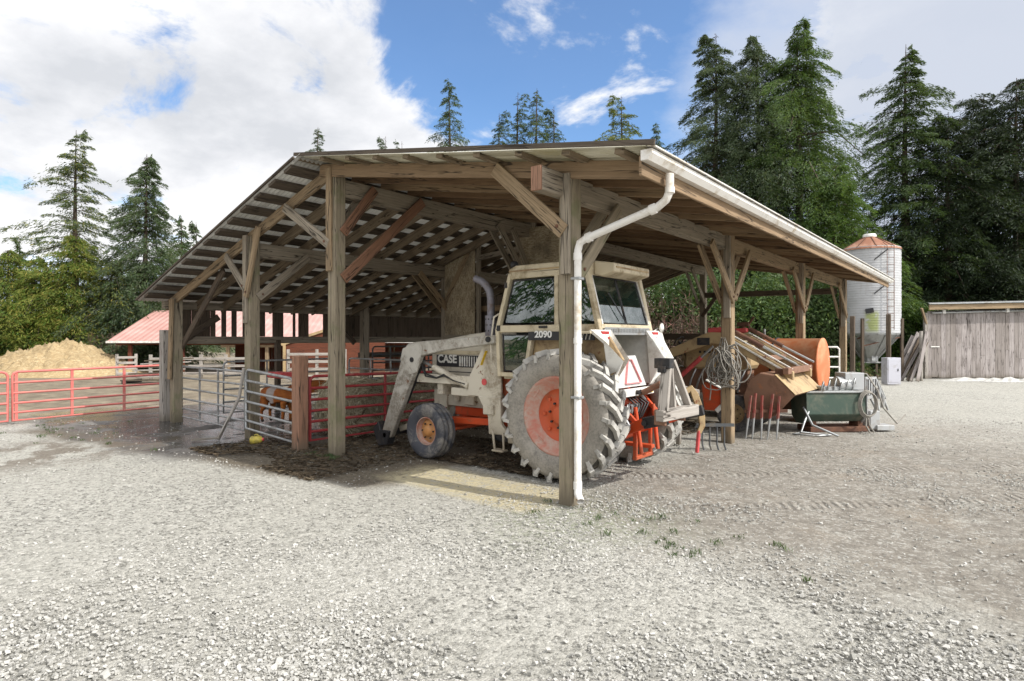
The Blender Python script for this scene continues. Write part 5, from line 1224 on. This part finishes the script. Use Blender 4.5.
# ------------------------------------------------------------------ hay bales, straw heap, litter
def bale(lb, x, y, z0, r, L, rz, seed):
    rng = random.Random(seed)
    b = thing('hay_bale', lb, 'hay bale', (x, y, z0), rz, 'round bales behind the red gate')
    m = MB(); n = 40; prof = [(.001, -L / 2 - .03), (r * .6, -L / 2 - .03), (r * .93, -L / 2), (r, -L / 2 + .1), (r * 1.01, 0), (r, L / 2 - .1), (r * .93, L / 2), (r * .6, L / 2 + .03), (.001, L / 2 + .03)]
    m.lathe(prof, (0, 0, r * .96), (1, 0, 0), n)
    m.v = [(p[0] + rng.gauss(0, .015), p[1] + rng.gauss(0, .02), max(0, p[2] + rng.gauss(0, .02) - (.06 if p[2] > 1.6 * r else 0))) for p in m.v]
    core = m.build('roll', M['hay'], b, local=True)
    g = np.random.default_rng(seed); N = 3500                      # loose stalks over the roll
    a = g.uniform(0, 6.283, N); xx = g.uniform(-L / 2, L / 2, N); end = g.random(N) < .4; rad = np.where(end, r * np.sqrt(g.random(N)), r) + .012
    xx = np.where(end, np.sign(g.normal(size=N)) * (L / 2 + .035), xx)
    c = np.stack([xx, rad * np.cos(a), r * .96 + rad * np.sin(a)], -1)
    tg = np.stack([g.normal(0, .5, N), -np.sin(a) + g.normal(0, .4, N), np.cos(a) + g.normal(0, .4, N)], -1); tg /= np.linalg.norm(tg, axis=1)[:, None]
    nb = np.cross(tg, g.normal(size=(N, 3))); nb /= np.linalg.norm(nb, axis=1)[:, None]
    l, w = g.uniform(.05, .13, N)[:, None], .004
    v = np.stack([c - tg * l - nb * w, c - tg * l + nb * w, c + tg * l + nb * w, c + tg * l - nb * w], 1).reshape(-1, 3); v[:, 2] = np.maximum(v[:, 2], .005)
    npmesh('loose_stalks', v, np.arange(4 * N).reshape(N, 4), [M['stalk']], b)
M['stalk'] = plain('dry_stalk', (.52, .47, .34), .9)
bale('large grey round hay bale nearest the red gate post', -9.72, 7.08, 0, .545, .85, R(2), 1)
bale('grey round hay bale in the middle behind the red gate', -9.75, 8.36, 0, .53, .85, R(-6), 2)
bale('grey round hay bale hidden behind the loader arm', -9.75, 9.6, 0, .545, .85, R(4), 3)

def straw_heap():
    X0, Y0 = at(62, 31); rng = np.random.default_rng(12); n, k = 60, 40
    u = np.linspace(-1, 1, n); v = np.linspace(-1, 1, k); gx, gy = np.meshgrid(u, v)
    rr = np.hypot(gx, gy); z = 1.5 * np.clip(1 - rr ** 1.7, 0, 1) ** .8 * (1 + .1 * np.sin(gx * 5 + 1) * np.cos(gy * 4)) + .10 * rng.normal(size=gx.shape) * (rr < .9) + .22 * (np.sin(gx * 9 + 3 * np.sin(gy * 5)) * np.cos(gy * 7 + gx * 3)) * np.clip(.95 - rr, 0, .6)
    z *= 1 - .12 * (gx + .1)
    X = X0 + (RT.x * gx * 3.6 + FW.x * gy * 3.2); Y = Y0 + (RT.y * gx * 3.6 + FW.y * gy * 3.2)
    i = np.arange(n * k).reshape(k, n); q = np.stack([i[:-1, :-1], i[:-1, 1:], i[1:, 1:], i[1:, :-1]], -1).reshape(-1, 4)
    o = npmesh('straw_heap', np.stack([X, Y, np.maximum(z, -.02)], -1).reshape(-1, 3), q, [M['straw']]); o.data.polygons.foreach_set('use_smooth', [True] * len(q))
    tag(o, 'big golden heap of straw and shavings beyond the red paddock gate', 'straw heap')
straw_heap()
def litter():
    g = np.random.default_rng(21); N = 9000
    x = g.uniform(-10.4, -4.6, N); y = 4.4 + 6.5 * g.random(N) ** 1.6 + np.where(x > -6.9, 2.0, 0); ok = (np.sin(x * 2.1 + y) + np.sin(y * 3.3 - x) > -1.1); x, y = x[ok], y[ok]; N = len(x)
    a = g.uniform(0, 6.283, N); l, w = g.uniform(.02, .10, N), g.uniform(.003, .008, N)
    tx, ty = np.cos(a), np.sin(a); z = g.uniform(.012, .035, N)
    v = np.stack([np.stack([x + s * tx * l - q * ty * w, y + s * ty * l + q * tx * w, z + s * g.normal(0, .008, N)], -1) for s, q in ((-1, -1), (1, -1), (1, 1), (-1, 1))], 1).reshape(-1, 3)
    o = npmesh('straw_litter', v, np.arange(4 * N).reshape(N, 4), [M['dung']]); tag(o, 'trampled straw and hay litter on the soil under the barn', 'litter', kind='stuff')
litter()

# ------------------------------------------------------------------ calf in the pen
def calf(name, lb, x, y, rz, s, seed, white=True):
    c = thing(name, lb, 'calf', (x, y, 0), rz)
    ed = []; vs = []; rad = []
    def add(p, r, par=None):
        vs.append(V(p)); rad.append(r)
        if par is not None: ed.append((par, len(vs) - 1))
        return len(vs) - 1
    hip = add((-.30, 0, .66), .165); mid = add((0, 0, .63), .185, hip); sh = add((.28, 0, .65), .165, mid)
    rump = add((-.43, 0, .66), .12, hip)
    n1 = add((.46, 0, .60), .105, sh); hd = add((.62, 0, .46), .085, n1); mz = add((.70, 0, .33), .068, hd); ms = add((.735, 0, .27), .055, mz)
    for sy in (-1, 1):
        k = add((.27, sy * .1, .50), .075, sh); k2 = add((.28, sy * .1, .30), .042, k); k3 = add((.26, sy * .1, .09), .032, k2); add((.29, sy * .1, .02), .036, k3)
        k = add((-.34, sy * .1, .52), .10, hip); k1 = add((-.27, sy * .11, .38), .065, k); k2 = add((-.40, sy * .11, .26), .036, k1); k3 = add((-.385, sy * .11, .09), .03, k2); add((-.35, sy * .11, .02), .036, k3)
    tl = add((-.52, 0, .64), .03, rump); t2 = add((-.56, 0, .45), .02, tl); add((-.55, 0, .30), .032, t2)
    me = bpy.data.meshes.new('body'); me.from_pydata([v * s for v in vs], ed, [])
    o = bpy.data.objects.new('body', me); COL.objects.link(o); o.parent = c
    sk = o.modifiers.new('skin', 'SKIN'); o.modifiers.new('sub', 'SUBSURF').levels = 2; o.modifiers['sub'].render_levels = 2
    if not me.skin_vertices: 
        bpy.context.view_layer.objects.active = o; o.select_set(True)
        bpy.ops.object.skin_root_mark() if False else None
    for d, r_ in zip(me.skin_vertices[0].data, rad): d.radius = (r_ * s, r_ * s)
    me.skin_vertices[0].data[0].use_root = True
    t = NT('calf_coat'); p = t.obj(); xs = t.n('ShaderNodeSeparateXYZ'); t.l(p, xs.inputs[0]); n = t.noise(p, 4, 5)
    col = t.mix(t.mr(n, .35, .65), (.44, .15, .035), (.30, .09, .025))
    if white: col = t.mix(t.mr(t.math('ADD', t.math('ABSOLUTE', t.math('ADD', xs.outputs[0], .05 * s)), t.math('MULTIPLY', n, .14)), .2, .15), col, (.42, .36, .33))
    col = t.mix(t.mr(xs.outputs[2], .14 * s, .05 * s), col, (.05, .035, .03)); col = t.mix(t.mr(xs.outputs[0], .66 * s, .70 * s), col, (.05, .03, .025))
    me.materials.append(t.done(t.bsdf(col, .8, 0, t.bump(t.noise(p, 60, 3), .3, .01), .2).outputs[0]))
    m = MB()
    for sy in (-1, 1): m.prism([(0, -.03), (.06, -.045), (.13, -.01), (.12, .03), (.04, .04)], (.56 * s, sy * .07 * s, .52 * s), (0, sy * s, .1 * s), (s, 0, .0), (0, 0, .012 * s))
    m.build('ear', me.materials[0], c, local=True)
    m = MB()
    for sy in (-1, 1): m.lathe([(.001, 0), (.012 * s, .004 * s), (.001, .012 * s)], (.625 * s, sy * .078 * s, .45 * s), (.3, sy, .1), 8)
    m.build('eye', M['black'], c, local=True)
calf('calf', 'chestnut brown calf with pale saddle patch head down behind the narrow gate', -12.15, 6.95, R(10), 1.0, 1)
calf('calf', 'plain chestnut calf standing further back behind the tube panels', -13.5, 8.6, R(250), 1.0, 2, False)
# ------------------------------------------------------------------ long low red stable behind the barn
def stable():
    M['pinkroof'] = None
    t = NT('faded_red_roof'); p = t.obj(); x = t.n('ShaderNodeSeparateXYZ'); t.l(p, x.inputs[0])
    rib = t.math('SINE', t.math('MULTIPLY', x.outputs[0], 2 * math.pi / .3)); n = t.noise(p, .8, 5)
    c = t.mix(t.mr(n, .35, .7), (.50, .27, .235), (.56, .36, .32)); c = t.mix(t.mr(rib, .85, 1.0, 0, .35), c, (.34, .16, .13))
    M['pinkroof'] = t.done(t.bsdf(c, .45, .1, t.bump(rib, .4, .03), .4).outputs[0])
    X0, Y0 = at(100, 31)
    # the ridge runs across the view, the eave faces the yard
    s = thing('stable', 'long low red-brown stable with faded pink metal roof on timber posts', 'stable', (X0, Y0, 0), YAW + R(6))
    def P(n, mt, fn, bev=.004, parent=None): return PT(s, n, mt, fn, bev, parent, True)
    L = 17.0; e = 1.62; k = (3.4) / 4.6
    P('roof', M['pinkroof'], lambda m: m.prism([(0, e), (5.2, e + 1.85), (5.2, e + 1.9), (0, e + .05)], (.3, 0, 0), (0, 1, 0), (0, 0, 1), (L, 0, 0)), 0)
    P('roof', M['pinkroof'], lambda m: m.prism([(5.0, e + 1.1), (9.5, e + 2.4), (9.5, e + 2.46), (5.0, e + 1.16)], (1.2, 1.2, .4), (0, 1, 0), (0, 0, 1), (L, 0, 0)), 0)
    P('eave_trim', M['bright'], lambda m: m.beam((.3, -.03, e + .02), (L + .3, -.03, e + .02), .05, .1))
    P('eave_beam', M['barnred'], lambda m: m.beam((.6, .35, e - .02), (L, .35, e - .02), .12, .22))
    P('wall', M['barnred'], lambda m: [m.box((5.4 + .3 * i, 4.2, .85), (.29, .03, 1.9)) for i in range(40)], 0)
    P('gable_wall', M['barnred2'], lambda m: m.prism([(0, 0), (5.2, 0), (5.2, 3.2), (2.6, 2.5), (0, 1.5)], (9.3, -.6, 0), (1, 0, 0), (0, 0, 1), (0, .05, 0)), 0)
    P('gable_trim', M['tan'], lambda m: (m.beam((9.2, -.66, 1.5), (14.6, -.66, 3.35), .05, .14), m.box((9.35, -.66, .75), (.14, .06, 1.5))))
    for i, xx in enumerate((1.3, 3.9, 6.2, 8.2)):
        q = P('post', M['barnred'] if i < 2 else M['brace'], lambda m: m.box((xx, .35, e / 2 - .07), (.17, .17, e - .14)))
        if i > 1: P('post_cap', M['brace'], lambda m: m.box((xx, .35, e - .2), (.7, .16, .14)), .004, q)
M['barnred2'] = wood('bright_red_siding', (.17, .058, .032), (.12, .04, .023), (.07, .026, .015), 12, stain=.3)
stable()
# pale plank fences and parked gear in front of the stable
def plank_fence(lb, px0, px1, d0, d1, h, rails, mat, posts):
    a, b = V((*at(px0, d0), 0)), V((*at(px1, d1), 0)); L = (b - a).length
    f = thing('plank_fence', lb, 'fence', a, math.atan2(b.y - a.y, b.x - a.x), 'plank fences by the stable')
    for k in range(rails): PT(f, 'rail', mat, lambda m: m.box((L / 2, 0, h * (k + .75) / rails), (L, .04, .11)), .004, None, True)
    for k in range(posts): PT(f, 'post', mat, lambda m: m.box((L * k / (posts - 1), .06, h * .55), (.12, .1, h * 1.1)), .004, None, True)
plank_fence('short pale plank fence at the left end of the stable', 117, 136, 28, 28.4, 1.0, 4, M['greyed'], 2)
plank_fence('long pale plank fence seen through the barn in front of the stable', 288, 345, 25, 25.5, 1.25, 4, M['greyed'], 3)
plank_fence('grey plank fence under the stable eave', 150, 250, 27, 27.5, 1.0, 3, M['greyed'], 5)
def feeder():
    X0, Y0 = at(147, 24.5)
    f = thing('hay_feeder', 'dark wooden sledge piled with old boards beside the stable post', 'sledge', (X0, Y0, 0), YAW)
    for k in range(7): PT(f, 'board', M['greyed'] if k % 2 else M['board'], lambda m: m.beam((-1.0 + .1 * k, .1 * k, .12 + .13 * k), (1.2 + .05 * k, -.1 + .12 * k, .16 + .14 * k), .3, .05), .004, None, True)
    for x in (-.8, .9): PT(f, 'runner', M['black'], lambda m: m.box((x, .3, .07), (.1, 1.2, .14)), .004, None, True)
feeder()
# ------------------------------------------------------------------ trees and bushes
M['fir'] = leafmat('fir_needles', (.055, .10, .03), (.08, .13, .04), (.13, .15, .06))
M['firgrey'] = leafmat('grey_green_needles', (.065, .095, .055), (.095, .13, .07), (.17, .18, .11))
M['yew'] = leafmat('yellow_green_foliage', (.21, .23, .04), (.12, .155, .03), (.32, .25, .06))
M['lime'] = leafmat('bright_green_foliage', (.10, .185, .026), (.055, .11, .02), (.17, .24, .04), .36)
M['darkleaf'] = leafmat('shade_dark_foliage', (.012, .022, .010), (.020, .034, .014), (.035, .05, .018), .12)  # near-black leaves, shade on the right-hand trees put into the colour
M['deep'] = leafmat('deep_green_needles', (.022, .042, .016), (.035, .06, .02), (.06, .09, .03), .2)
M['bush'] = leafmat('bush_leaves', (.08, .135, .04), (.05, .095, .033), (.16, .21, .08))
M['palebush'] = leafmat('pale_bush_leaves', (.11, .15, .07), (.07, .11, .045), (.2, .24, .13))
M['redtwig'] = leafmat('reddish_bare_twigs', (.16, .09, .07), (.12, .10, .06), (.22, .08, .07), .05)
M['drygrass'] = leafmat('dry_stems', (.34, .29, .16), (.24, .2, .1), (.45, .4, .25), .2)

def leaves(c, dirs, l, w, g):
    n = len(c)
    rv = g.normal(size=(n, 3)); b = np.cross(dirs, rv); b /= np.linalg.norm(b, axis=1)[:, None] + 1e-9
    l, w = l[:, None], w[:, None]
    v = np.stack([c - dirs * l, c - dirs * l * .1 + b * w, c + dirs * l, c - dirs * l * .1 - b * w], 1)
    return v.reshape(-1, 3)
def conifer(label, px, d, top, r, mats, seed, base=0.0, sparse=1.0, nb=150, lsize=.14, droop=.35, power=.9, gap=.06, group=None, name='conifer', tip=.12, skew=0.0, dens=1.0):
    g = np.random.default_rng(seed); rr = random.Random(seed)
    X0, Y0 = at(px, d); h = hz(top, d)
    t = thing(name, label, 'tree', (X0, Y0, 0), 0, group)
    tr = MB()
    pts = [(0, 0, -.1)]; rad = [h * .016 + .05]
    for k in range(1, 11):
        q = k / 10; pts.append((.05 * math.sin(q * 5 + seed) * h * .06, .05 * math.cos(q * 4 + seed) * h * .06, h * q)); rad.append((h * .016 + .05) * (1 - q) + .012)
    tr.tube(pts, rad, 8)
    tt = np.sort(g.random(nb) ** .85); tt = gap + (1 - gap) * tt
    az = np.cumsum(np.full(nb, 2.399)) + g.normal(0, .5, nb)
    lobes = 1 + .22 * np.sin(az * 2 + seed) + .16 * np.sin(az * 3 + 11 * tt + seed)
    rag = 1 + .20 * np.sin(tt * 31 + 2 * az + seed) + .16 * np.sin(tt * 53 - 3 * az + 2 * seed)
    L = (r * (1 - tt) ** power * g.uniform(.45, 1.15, nb) * lobes * rag + tip + .02 * h * (1 - tt))
    L *= np.where(g.random(nb) < .12, 1.32, 1.0) * np.where(g.random(nb) < .12, .6, 1.0)
    up = g.normal(.10, .16, nb)                                    # some boughs rise, most hang
    zb = h * tt
    for i in range(0, nb, 2):
        ca, sa = math.cos(az[i]), math.sin(az[i]); l = L[i] * .62
        tr.tube([(0, 0, zb[i]), (ca * l * .5, sa * l * .5, zb[i] + .06 * l), (ca * l, sa * l, zb[i] - droop * l * .75)], [.012 + .012 * L[i], .01 + .006 * L[i], .006], 4, False)
    tr.build('trunk', M['bark'], t, local=True)
    C = []; D = []
    for i in range(nb):
        n = int((L[i] * 43 + 7) * sparse * dens / (lsize / .17) ** 1.4)
        s = g.uniform(.12, 1.0, n) ** .75
        ca, sa = math.cos(az[i]), math.sin(az[i])
        side = g.normal(0, 1, n) * (.21 * L[i] * (1.15 - s) + .05)
        zz = zb[i] + (.12 + up[i]) * s * L[i] - (droop + .12) * L[i] * s ** 2 - np.abs(g.normal(0, 1, n)) * (.06 + .09 * L[i] * droop)
        c = np.stack([ca * L[i] * s - sa * side, sa * L[i] * s + ca * side, zz], -1)
        sg = np.sign(side)
        dd = np.stack([ca * .8 - sa * sg * .55, sa * .8 + ca * sg * .55, np.full(n, -.35 - .5 * droop)], -1) + g.normal(0, .38, (n, 3))
        C.append(c); D.append(dd)
    n = int(30 * (1 + h / 10)); zc = h * (1 - .16 * g.random(n)); C.append(np.stack([g.normal(0, .06, n) * (h - zc + .3), g.normal(0, .06, n) * (h - zc + .3), zc + .1], -1)); D.append(np.stack([g.normal(0, .6, n), g.normal(0, .6, n), np.full(n, .7)], -1))
    C = np.concatenate(C); D = np.concatenate(D); D /= np.linalg.norm(D, axis=1)[:, None]
    q = np.clip(C[:, 2] / h - .8, 0, 1); C[:, 0] += skew * C[:, 2] + 1.6 * q ** 2 * h * .5 * math.cos(seed); C[:, 1] += 1.6 * q ** 2 * h * .5 * math.sin(seed)
    n = len(C)
    v = leaves(C, D, lsize * g.uniform(.6, 1.35, n), lsize * .175 * g.uniform(.6, 1.3, n), g)
    mi = np.zeros(n, int)
    if len(mats) > 1: mi = (g.random(n) < .3).astype(int)
    npmesh('crown', v, np.arange(4 * n).reshape(n, 4), mats, t, mi)
    return t
def bushy(label, px, d, top, w, mats, seed, depth=None, n_cl=70, per=70, lsize=.09, base=0.0, name='bush', cat='bush', stems=True, group=None, spread=.28, floor=.0):
    g = np.random.default_rng(seed); X0, Y0 = at(px, d); h = hz(top, d); depth = depth or w * .7
    t = thing(name, label, cat, (X0, Y0, 0), YAW, group)
    u = g.normal(size=(n_cl, 3)); u /= np.linalg.norm(u, axis=1)[:, None]
    rad = g.uniform(.5, 1.0, n_cl) ** .5
    cc = u * rad[:, None]; cc[:, 2] = np.abs(cc[:, 2]) if floor >= 0 else cc[:, 2]
    cc *= np.array([w / 2, depth / 2, (h - base)]) * .9; cc[:, 2] = base + np.maximum(cc[:, 2], g.uniform(.02, .25, n_cl) * h * .4)
    cc *= 1 + .12 * g.normal(size=(n_cl, 1))
    sr = spread * min(w, h) * g.uniform(.5, 1.2, n_cl)
    o = g.normal(size=(n_cl, per, 3)); o /= np.linalg.norm(o, axis=2)[..., None]; o *= g.random((n_cl, per, 1)) ** .4
    C = (cc[:, None] + o * sr[:, None, None] * np.array([1, 1, .75])).reshape(-1, 3)
    D = (o + g.normal(0, .6, o.shape)).reshape(-1, 3); D[:, 2] -= .15; D /= np.linalg.norm(D, axis=1)[:, None] + 1e-9
    C[:, 2] = np.maximum(C[:, 2], .03); n = len(C)
    v = leaves(C, D, lsize * g.uniform(.6, 1.4, n), lsize * .42 * g.uniform(.7, 1.3, n), g)
    mi = (np.repeat(g.random(n_cl), per) < .35).astype(int) if len(mats) > 1 else None
    if stems:
        m = MB()
        for k in range(min(n_cl, 26)):
            p = cc[k]; m.tube([(p[0] * .12, p[1] * .12, -.05), (p[0] * .45, p[1] * .45, p[2] * .55), tuple(p)], [.05 + .012 * h, .03 + .006 * h, .012], 5, False)
        m.build('trunk' if cat == 'tree' else 'stems', M['bark'], t, local=True)
    npmesh('crown' if cat == 'tree' else 'foliage', v, np.arange(4 * n).reshape(n, 4), mats, t, mi)
    return t
def twiggy(label, px, d, top, w, mats, seed, n=900, name='twig_bush'):
    g = np.random.default_rng(seed); X0, Y0 = at(px, d); h = hz(top, d)
    t = thing(name, label, 'bush', (X0, Y0, 0), YAW); m = MB(); C = []; D = []
    for k in range(70):
        x, y = g.normal(0, w * .25), g.normal(0, w * .2); dx, dy = g.normal(0, .25), g.normal(0, .2); hh = h * g.uniform(.5, 1.0)
        m.tube([(x, y, 0), (x + dx * .5, y + dy * .5, hh * .6), (x + dx * 1.3, y + dy * 1.3, hh)], [.022, .014, .006], 4, False)
        for q in range(int(n / 70)):
            s = g.uniform(.25, 1); C.append((x + dx * s + g.normal(0, .12), y + dy * s + g.normal(0, .12), hh * s)); D.append((g.normal(), g.normal(), g.normal() + .8))
    m.build('stems', M['bark'], t, local=True)
    C, D = np.array(C), np.array(D); D /= np.linalg.norm(D, axis=1)[:, None]; k = len(C)
    npmesh('foliage', leaves(C, D, g.uniform(.08, .22, k), g.uniform(.006, .018, k), g), np.arange(4 * k).reshape(k, 4), mats, t)

F = M
# left of the barn
conifer('tall ragged fir with sparse open top left of the barn', 76, 40, 130, 4.4, [F['firgrey'], F['yew']], 1, sparse=.9, nb=150, droop=.22, power=.62, lsize=.13, dens=1.3)
conifer('pointed drooping hemlock between the ragged fir and the stable roof', 146, 38, 154, 4.3, [F['firgrey'], F['fir']], 2, sparse=1.15, nb=230, droop=.45, power=.7, dens=1.4, lsize=.125)
conifer('small grey-green fir peeping over the left barn roof', 181, 48, 216, 3.8, [F['firgrey'], F['fir']], 3, nb=90, lsize=.2)
conifer('second small grey-green fir touching the left barn roof edge', 196, 50, 222, 3.8, [F['firgrey'], F['fir']], 4, nb=90, lsize=.2)
conifer('thin young spruce low at the left edge of the yew thicket', 20, 46, 240, 2.6, [F['fir']], 5, nb=70, lsize=.2)
YG = [F['yew'], F['lime']]
conifer('young yellow-green cedar at the left edge of the photo', 8, 36, 250, 3.4, YG, 21, nb=230, power=.5, droop=.45, lsize=.12, name='cedar', gap=.01)
conifer('young yellow-green cedar second from the left edge', 40, 35.5, 258, 3.0, YG, 22, nb=220, power=.5, droop=.45, lsize=.12, name='cedar', gap=.01)
conifer('young yellow-green cedar right in front of the ragged fir', 76, 36, 236, 3.4, YG, 23, nb=240, power=.48, droop=.45, lsize=.12, name='cedar', gap=.01)
conifer('olive cedar filling the gap between ragged fir and hemlock', 112, 36.5, 262, 3.0, [F['firgrey'], F['yew']], 25, nb=220, power=.48, droop=.5, lsize=.12, name='cedar', gap=.01)
conifer('shadowy green cedar under the drooping hemlock', 146, 37, 262, 3.2, [F['firgrey'], F['fir']], 26, nb=220, power=.5, droop=.5, lsize=.12, name='cedar', gap=.01)
conifer('dark green cedar low behind the straw heap at the left edge', -16, 34, 292, 3.0, [F['fir'], F['yew']], 24, nb=180, power=.5, droop=.4, lsize=.12, name='cedar', gap=.01)
bushy('low dark undergrowth bush behind the straw heap', 55, 38, 318, 9.0, [F['fir'], F['firgrey']], 27, n_cl=110, per=110, lsize=.12, spread=.3)
twiggy('rusty leafless bush between straw heap and stable', 112, 35, 330, 2.6, [F['redtwig']], 31)
# tips above the ridge
far = [(317, 60, 127, 2.0, 'lone fir tip rising behind the barn ridge end'), (385, 75, 136, 1.8, 'small fir tip low over the roof, left of the tall lone one'), (402, 76, 141, 1.6, 'tiny fir tip nearest to the tall lone one'), (450, 55, 84, 2.3, 'tall lone fir tip in the gap of white cloud above the roof'), (500, 62, 113, 2.0, 'short fir tip left of the close trio above the roof'),
       (518, 58, 92, 1.5, 'slim left fir of the close trio above the roof'), (536, 58, 88, 2.2, 'tallest middle fir of the close trio above the roof'), (553, 60, 106, 2.0, 'lower right fir of the close trio above the roof'), (621, 50, 96, 2.9, 'broad yellow-tinged fir top above the gutter end'), (657, 60, 126, 1.6, 'small fir tip between the gutter end and the dark grove')]
for k, (px, d, top, r, lb) in enumerate(far):
    conifer(lb, px, d, top, r * 1.75, [F['firgrey'] if k != 8 else F['yew'], F['fir']], 40 + k, nb=130, gap=.5, lsize=.13, group='fir tips above the barn roof', droop=.3, dens=.9, power=.62, tip=.25)
# the grove on the right
conifer('dark narrow fir forming the left peak of the right grove', 715, 38, 34, 5.6, [F['firgrey'], F['deep']], 60, nb=330, droop=.4, power=.62, dens=1.55, lsize=.115)
conifer('grey-green drooping cedar in the middle of the right grove', 757, 37, 40, 6.2, [F['firgrey'], F['deep']], 61, nb=340, droop=.65, power=.55, dens=1.6, lsize=.115, name='cedar')
conifer('tallest cedar of the right grove with thin nodding tip', 798, 36, 22, 7.0, [F['fir'], F['lime']], 62, nb=420, droop=.5, power=.72, dens=1.55, lsize=.115, name='cedar')
conifer('bright green lower cedar on the sunny side of the right grove', 836, 33, 165, 4.6, [F['lime'], F['fir']], 63, nb=260, droop=.5, power=.6, dens=1.5, lsize=.115, name='cedar')  # brighter leaf colour carries the sunlit side of the grove
conifer('slender upright fir standing alone right of the silo', 906, 36, 44, 5.0, [F['fir'], F['deep']], 64, nb=300, droop=.35, power=.72, dens=1.55, lsize=.115)
DK = [F['darkleaf'], F['deep']]
conifer('broad black-green cedar behind the left half of the grey shed', 948, 35, 112, 4.6, DK, 65, nb=300, power=.42, droop=.5, lsize=.12, name='cedar', gap=.01, dens=1.35)
conifer('broad black-green cedar behind the middle of the grey shed', 983, 36, 94, 5.0, DK, 66, nb=320, power=.42, droop=.5, lsize=.12, name='cedar', gap=.01, dens=1.35)
conifer('tallest black-green cedar at the right edge of the photo', 1017, 34, 78, 4.6, DK, 70, nb=320, power=.42, droop=.5, lsize=.12, name='cedar', gap=.01, dens=1.35)
conifer('black-green cedar just outside the right edge above the shed', 1066, 36, 88, 5.2, DK, 68, nb=240, power=.42, droop=.5, lsize=.14, name='cedar', gap=.01)
bushy('black-green undergrowth tree between slender fir and shed', 918, 38, 215, 5.0, [F['darkleaf']], 67, n_cl=120, per=120, lsize=.13, name='broad_tree', cat='tree', spread=.2)
bushy('black-green undergrowth tree low behind the shed roof', 990, 38, 225, 9.0, [F['darkleaf']], 71, n_cl=150, per=120, lsize=.13, name='broad_tree', cat='tree', spread=.25)
bushy('bright green round bush right of the silo', 914, 31, 300, 2.0, [F['lime'], F['bush']], 69, n_cl=50, per=90, lsize=.09)
# green bank behind the open side of the barn
bk = [(600, 29, 262, 4.5, 'bush', 'dark green bush seen past the tractor cab'), (650, 28, 268, 4.0, 'bush', 'grey-green bush left of the dark rear post'), (700, 27.5, 262, 4.0, 'bush', 'bright bush right behind the dark rear post'), (748, 28, 258, 4.2, 'bush', 'tall green bush right of the brown middle post'),
      (792, 28.5, 275, 3.6, 'palebush', 'pale leafy bush above the orange tank'), (826, 28, 268, 3.4, 'palebush', 'pale leafy bush beside the last barn post'), (770, 31, 235, 5.0, 'bush', 'tallest green bush at the back of the bank'), (690, 31.5, 240, 5.0, 'bush', 'back row bush behind the dark rear post'), (560, 31, 258, 5.0, 'bush', 'bush showing under the loft behind the cab')]
for k, (px, d, top, w, mt, lb) in enumerate(bk):
    bushy(lb, px, d, top, w, [F[mt], F['bush' if mt != 'bush' else 'fir']], 80 + k, n_cl=85, per=110, lsize=.10, group='bushes on the bank behind the barn')
twiggy('leafless reddish thicket right of the cab window', 655, 25.5, 285, 3.4, [F['redtwig']], 90, 2600)
twiggy('leafless thicket with pale stems behind the old tractor', 690, 25, 310, 2.6, [F['redtwig']], 91, 1600)
# trees behind the photographer: the cab glass and the puddles mirror them
for k, (x, y, hh, lb) in enumerate(((-34, -14, 20, 'dense fir behind the lens on the left, mirrored in the cab glass'), (-25, -24, 22, 'second dense fir behind the lens, mirrored in the cab glass'), (-44, -8, 17, 'third dense fir far left behind the lens'))):
    o = conifer(lb, 512, 10, 100, 1.8, [F['fir'], F['lime']], 120 + k, nb=180, gap=.02, lsize=.10, dens=.6) ; o.location = (x, y, 0); o.scale = (hh / hz(100, 10),) * 3
def weeds():
    g = np.random.default_rng(77); C = []; D = []; H = []
    for k in range(80):
        if k < 26: x, y = g.normal(-2.6, .75), g.normal(5.3, .35)
        elif k < 52: x, y = g.normal(-8.1, .2), g.normal(5.42, .08)
        else: x, y = g.normal(-13.9, 1.2), g.normal(5.0, .5) - 1.2
        n = 14; h = g.uniform(.012, .045)
        C.append(np.stack([x + g.normal(0, .03, n), y + g.normal(0, .03, n), np.full(n, h * .7)], -1)); D.append(np.stack([g.normal(0, .6, n), g.normal(0, .6, n), np.ones(n)], -1)); H.append(np.full(n, h))
    C, D, H = np.concatenate(C), np.concatenate(D), np.concatenate(H); D /= np.linalg.norm(D, axis=1)[:, None]; n = len(C)
    o = npmesh('weeds', leaves(C, D, H, g.uniform(.003, .007, n), g), np.arange(4 * n).reshape(n, 4), [F['palebush']]); tag(o, 'low green weeds sprouting around the feet of the front posts', 'weeds', kind='stuff')
weeds()
def dry_grass():
    g = np.random.default_rng(99); N = 9000
    px = np.concatenate([g.uniform(835, 925, N // 3), g.uniform(640, 850, N // 3), g.uniform(-40, 130, N - 2 * (N // 3))]); d = np.concatenate([g.uniform(28.3, 30.5, N // 3), g.uniform(24.3, 26.5, N // 3), g.uniform(33, 36, N - 2 * (N // 3))])
    lat = (px - 512) / FPX * d; x = FW.x * d + RT.x * lat; y = FW.y * d + RT.y * lat; h = g.uniform(.2, .75, N) * (.6 + .4 * np.sin(px * .3))
    C = np.stack([x, y, h * .5], -1); D = np.stack([g.normal(0, .3, N), g.normal(0, .3, N), np.ones(N)], -1); D /= np.linalg.norm(D, axis=1)[:, None]
    o = npmesh('dry_grass', leaves(C, D, h * .55, g.uniform(.012, .03, N), g), np.arange(4 * N).reshape(N, 4), [F['drygrass']]); tag(o, 'dry pale grass along the foot of the bushes and trees', 'grass', kind='stuff')
dry_grass()
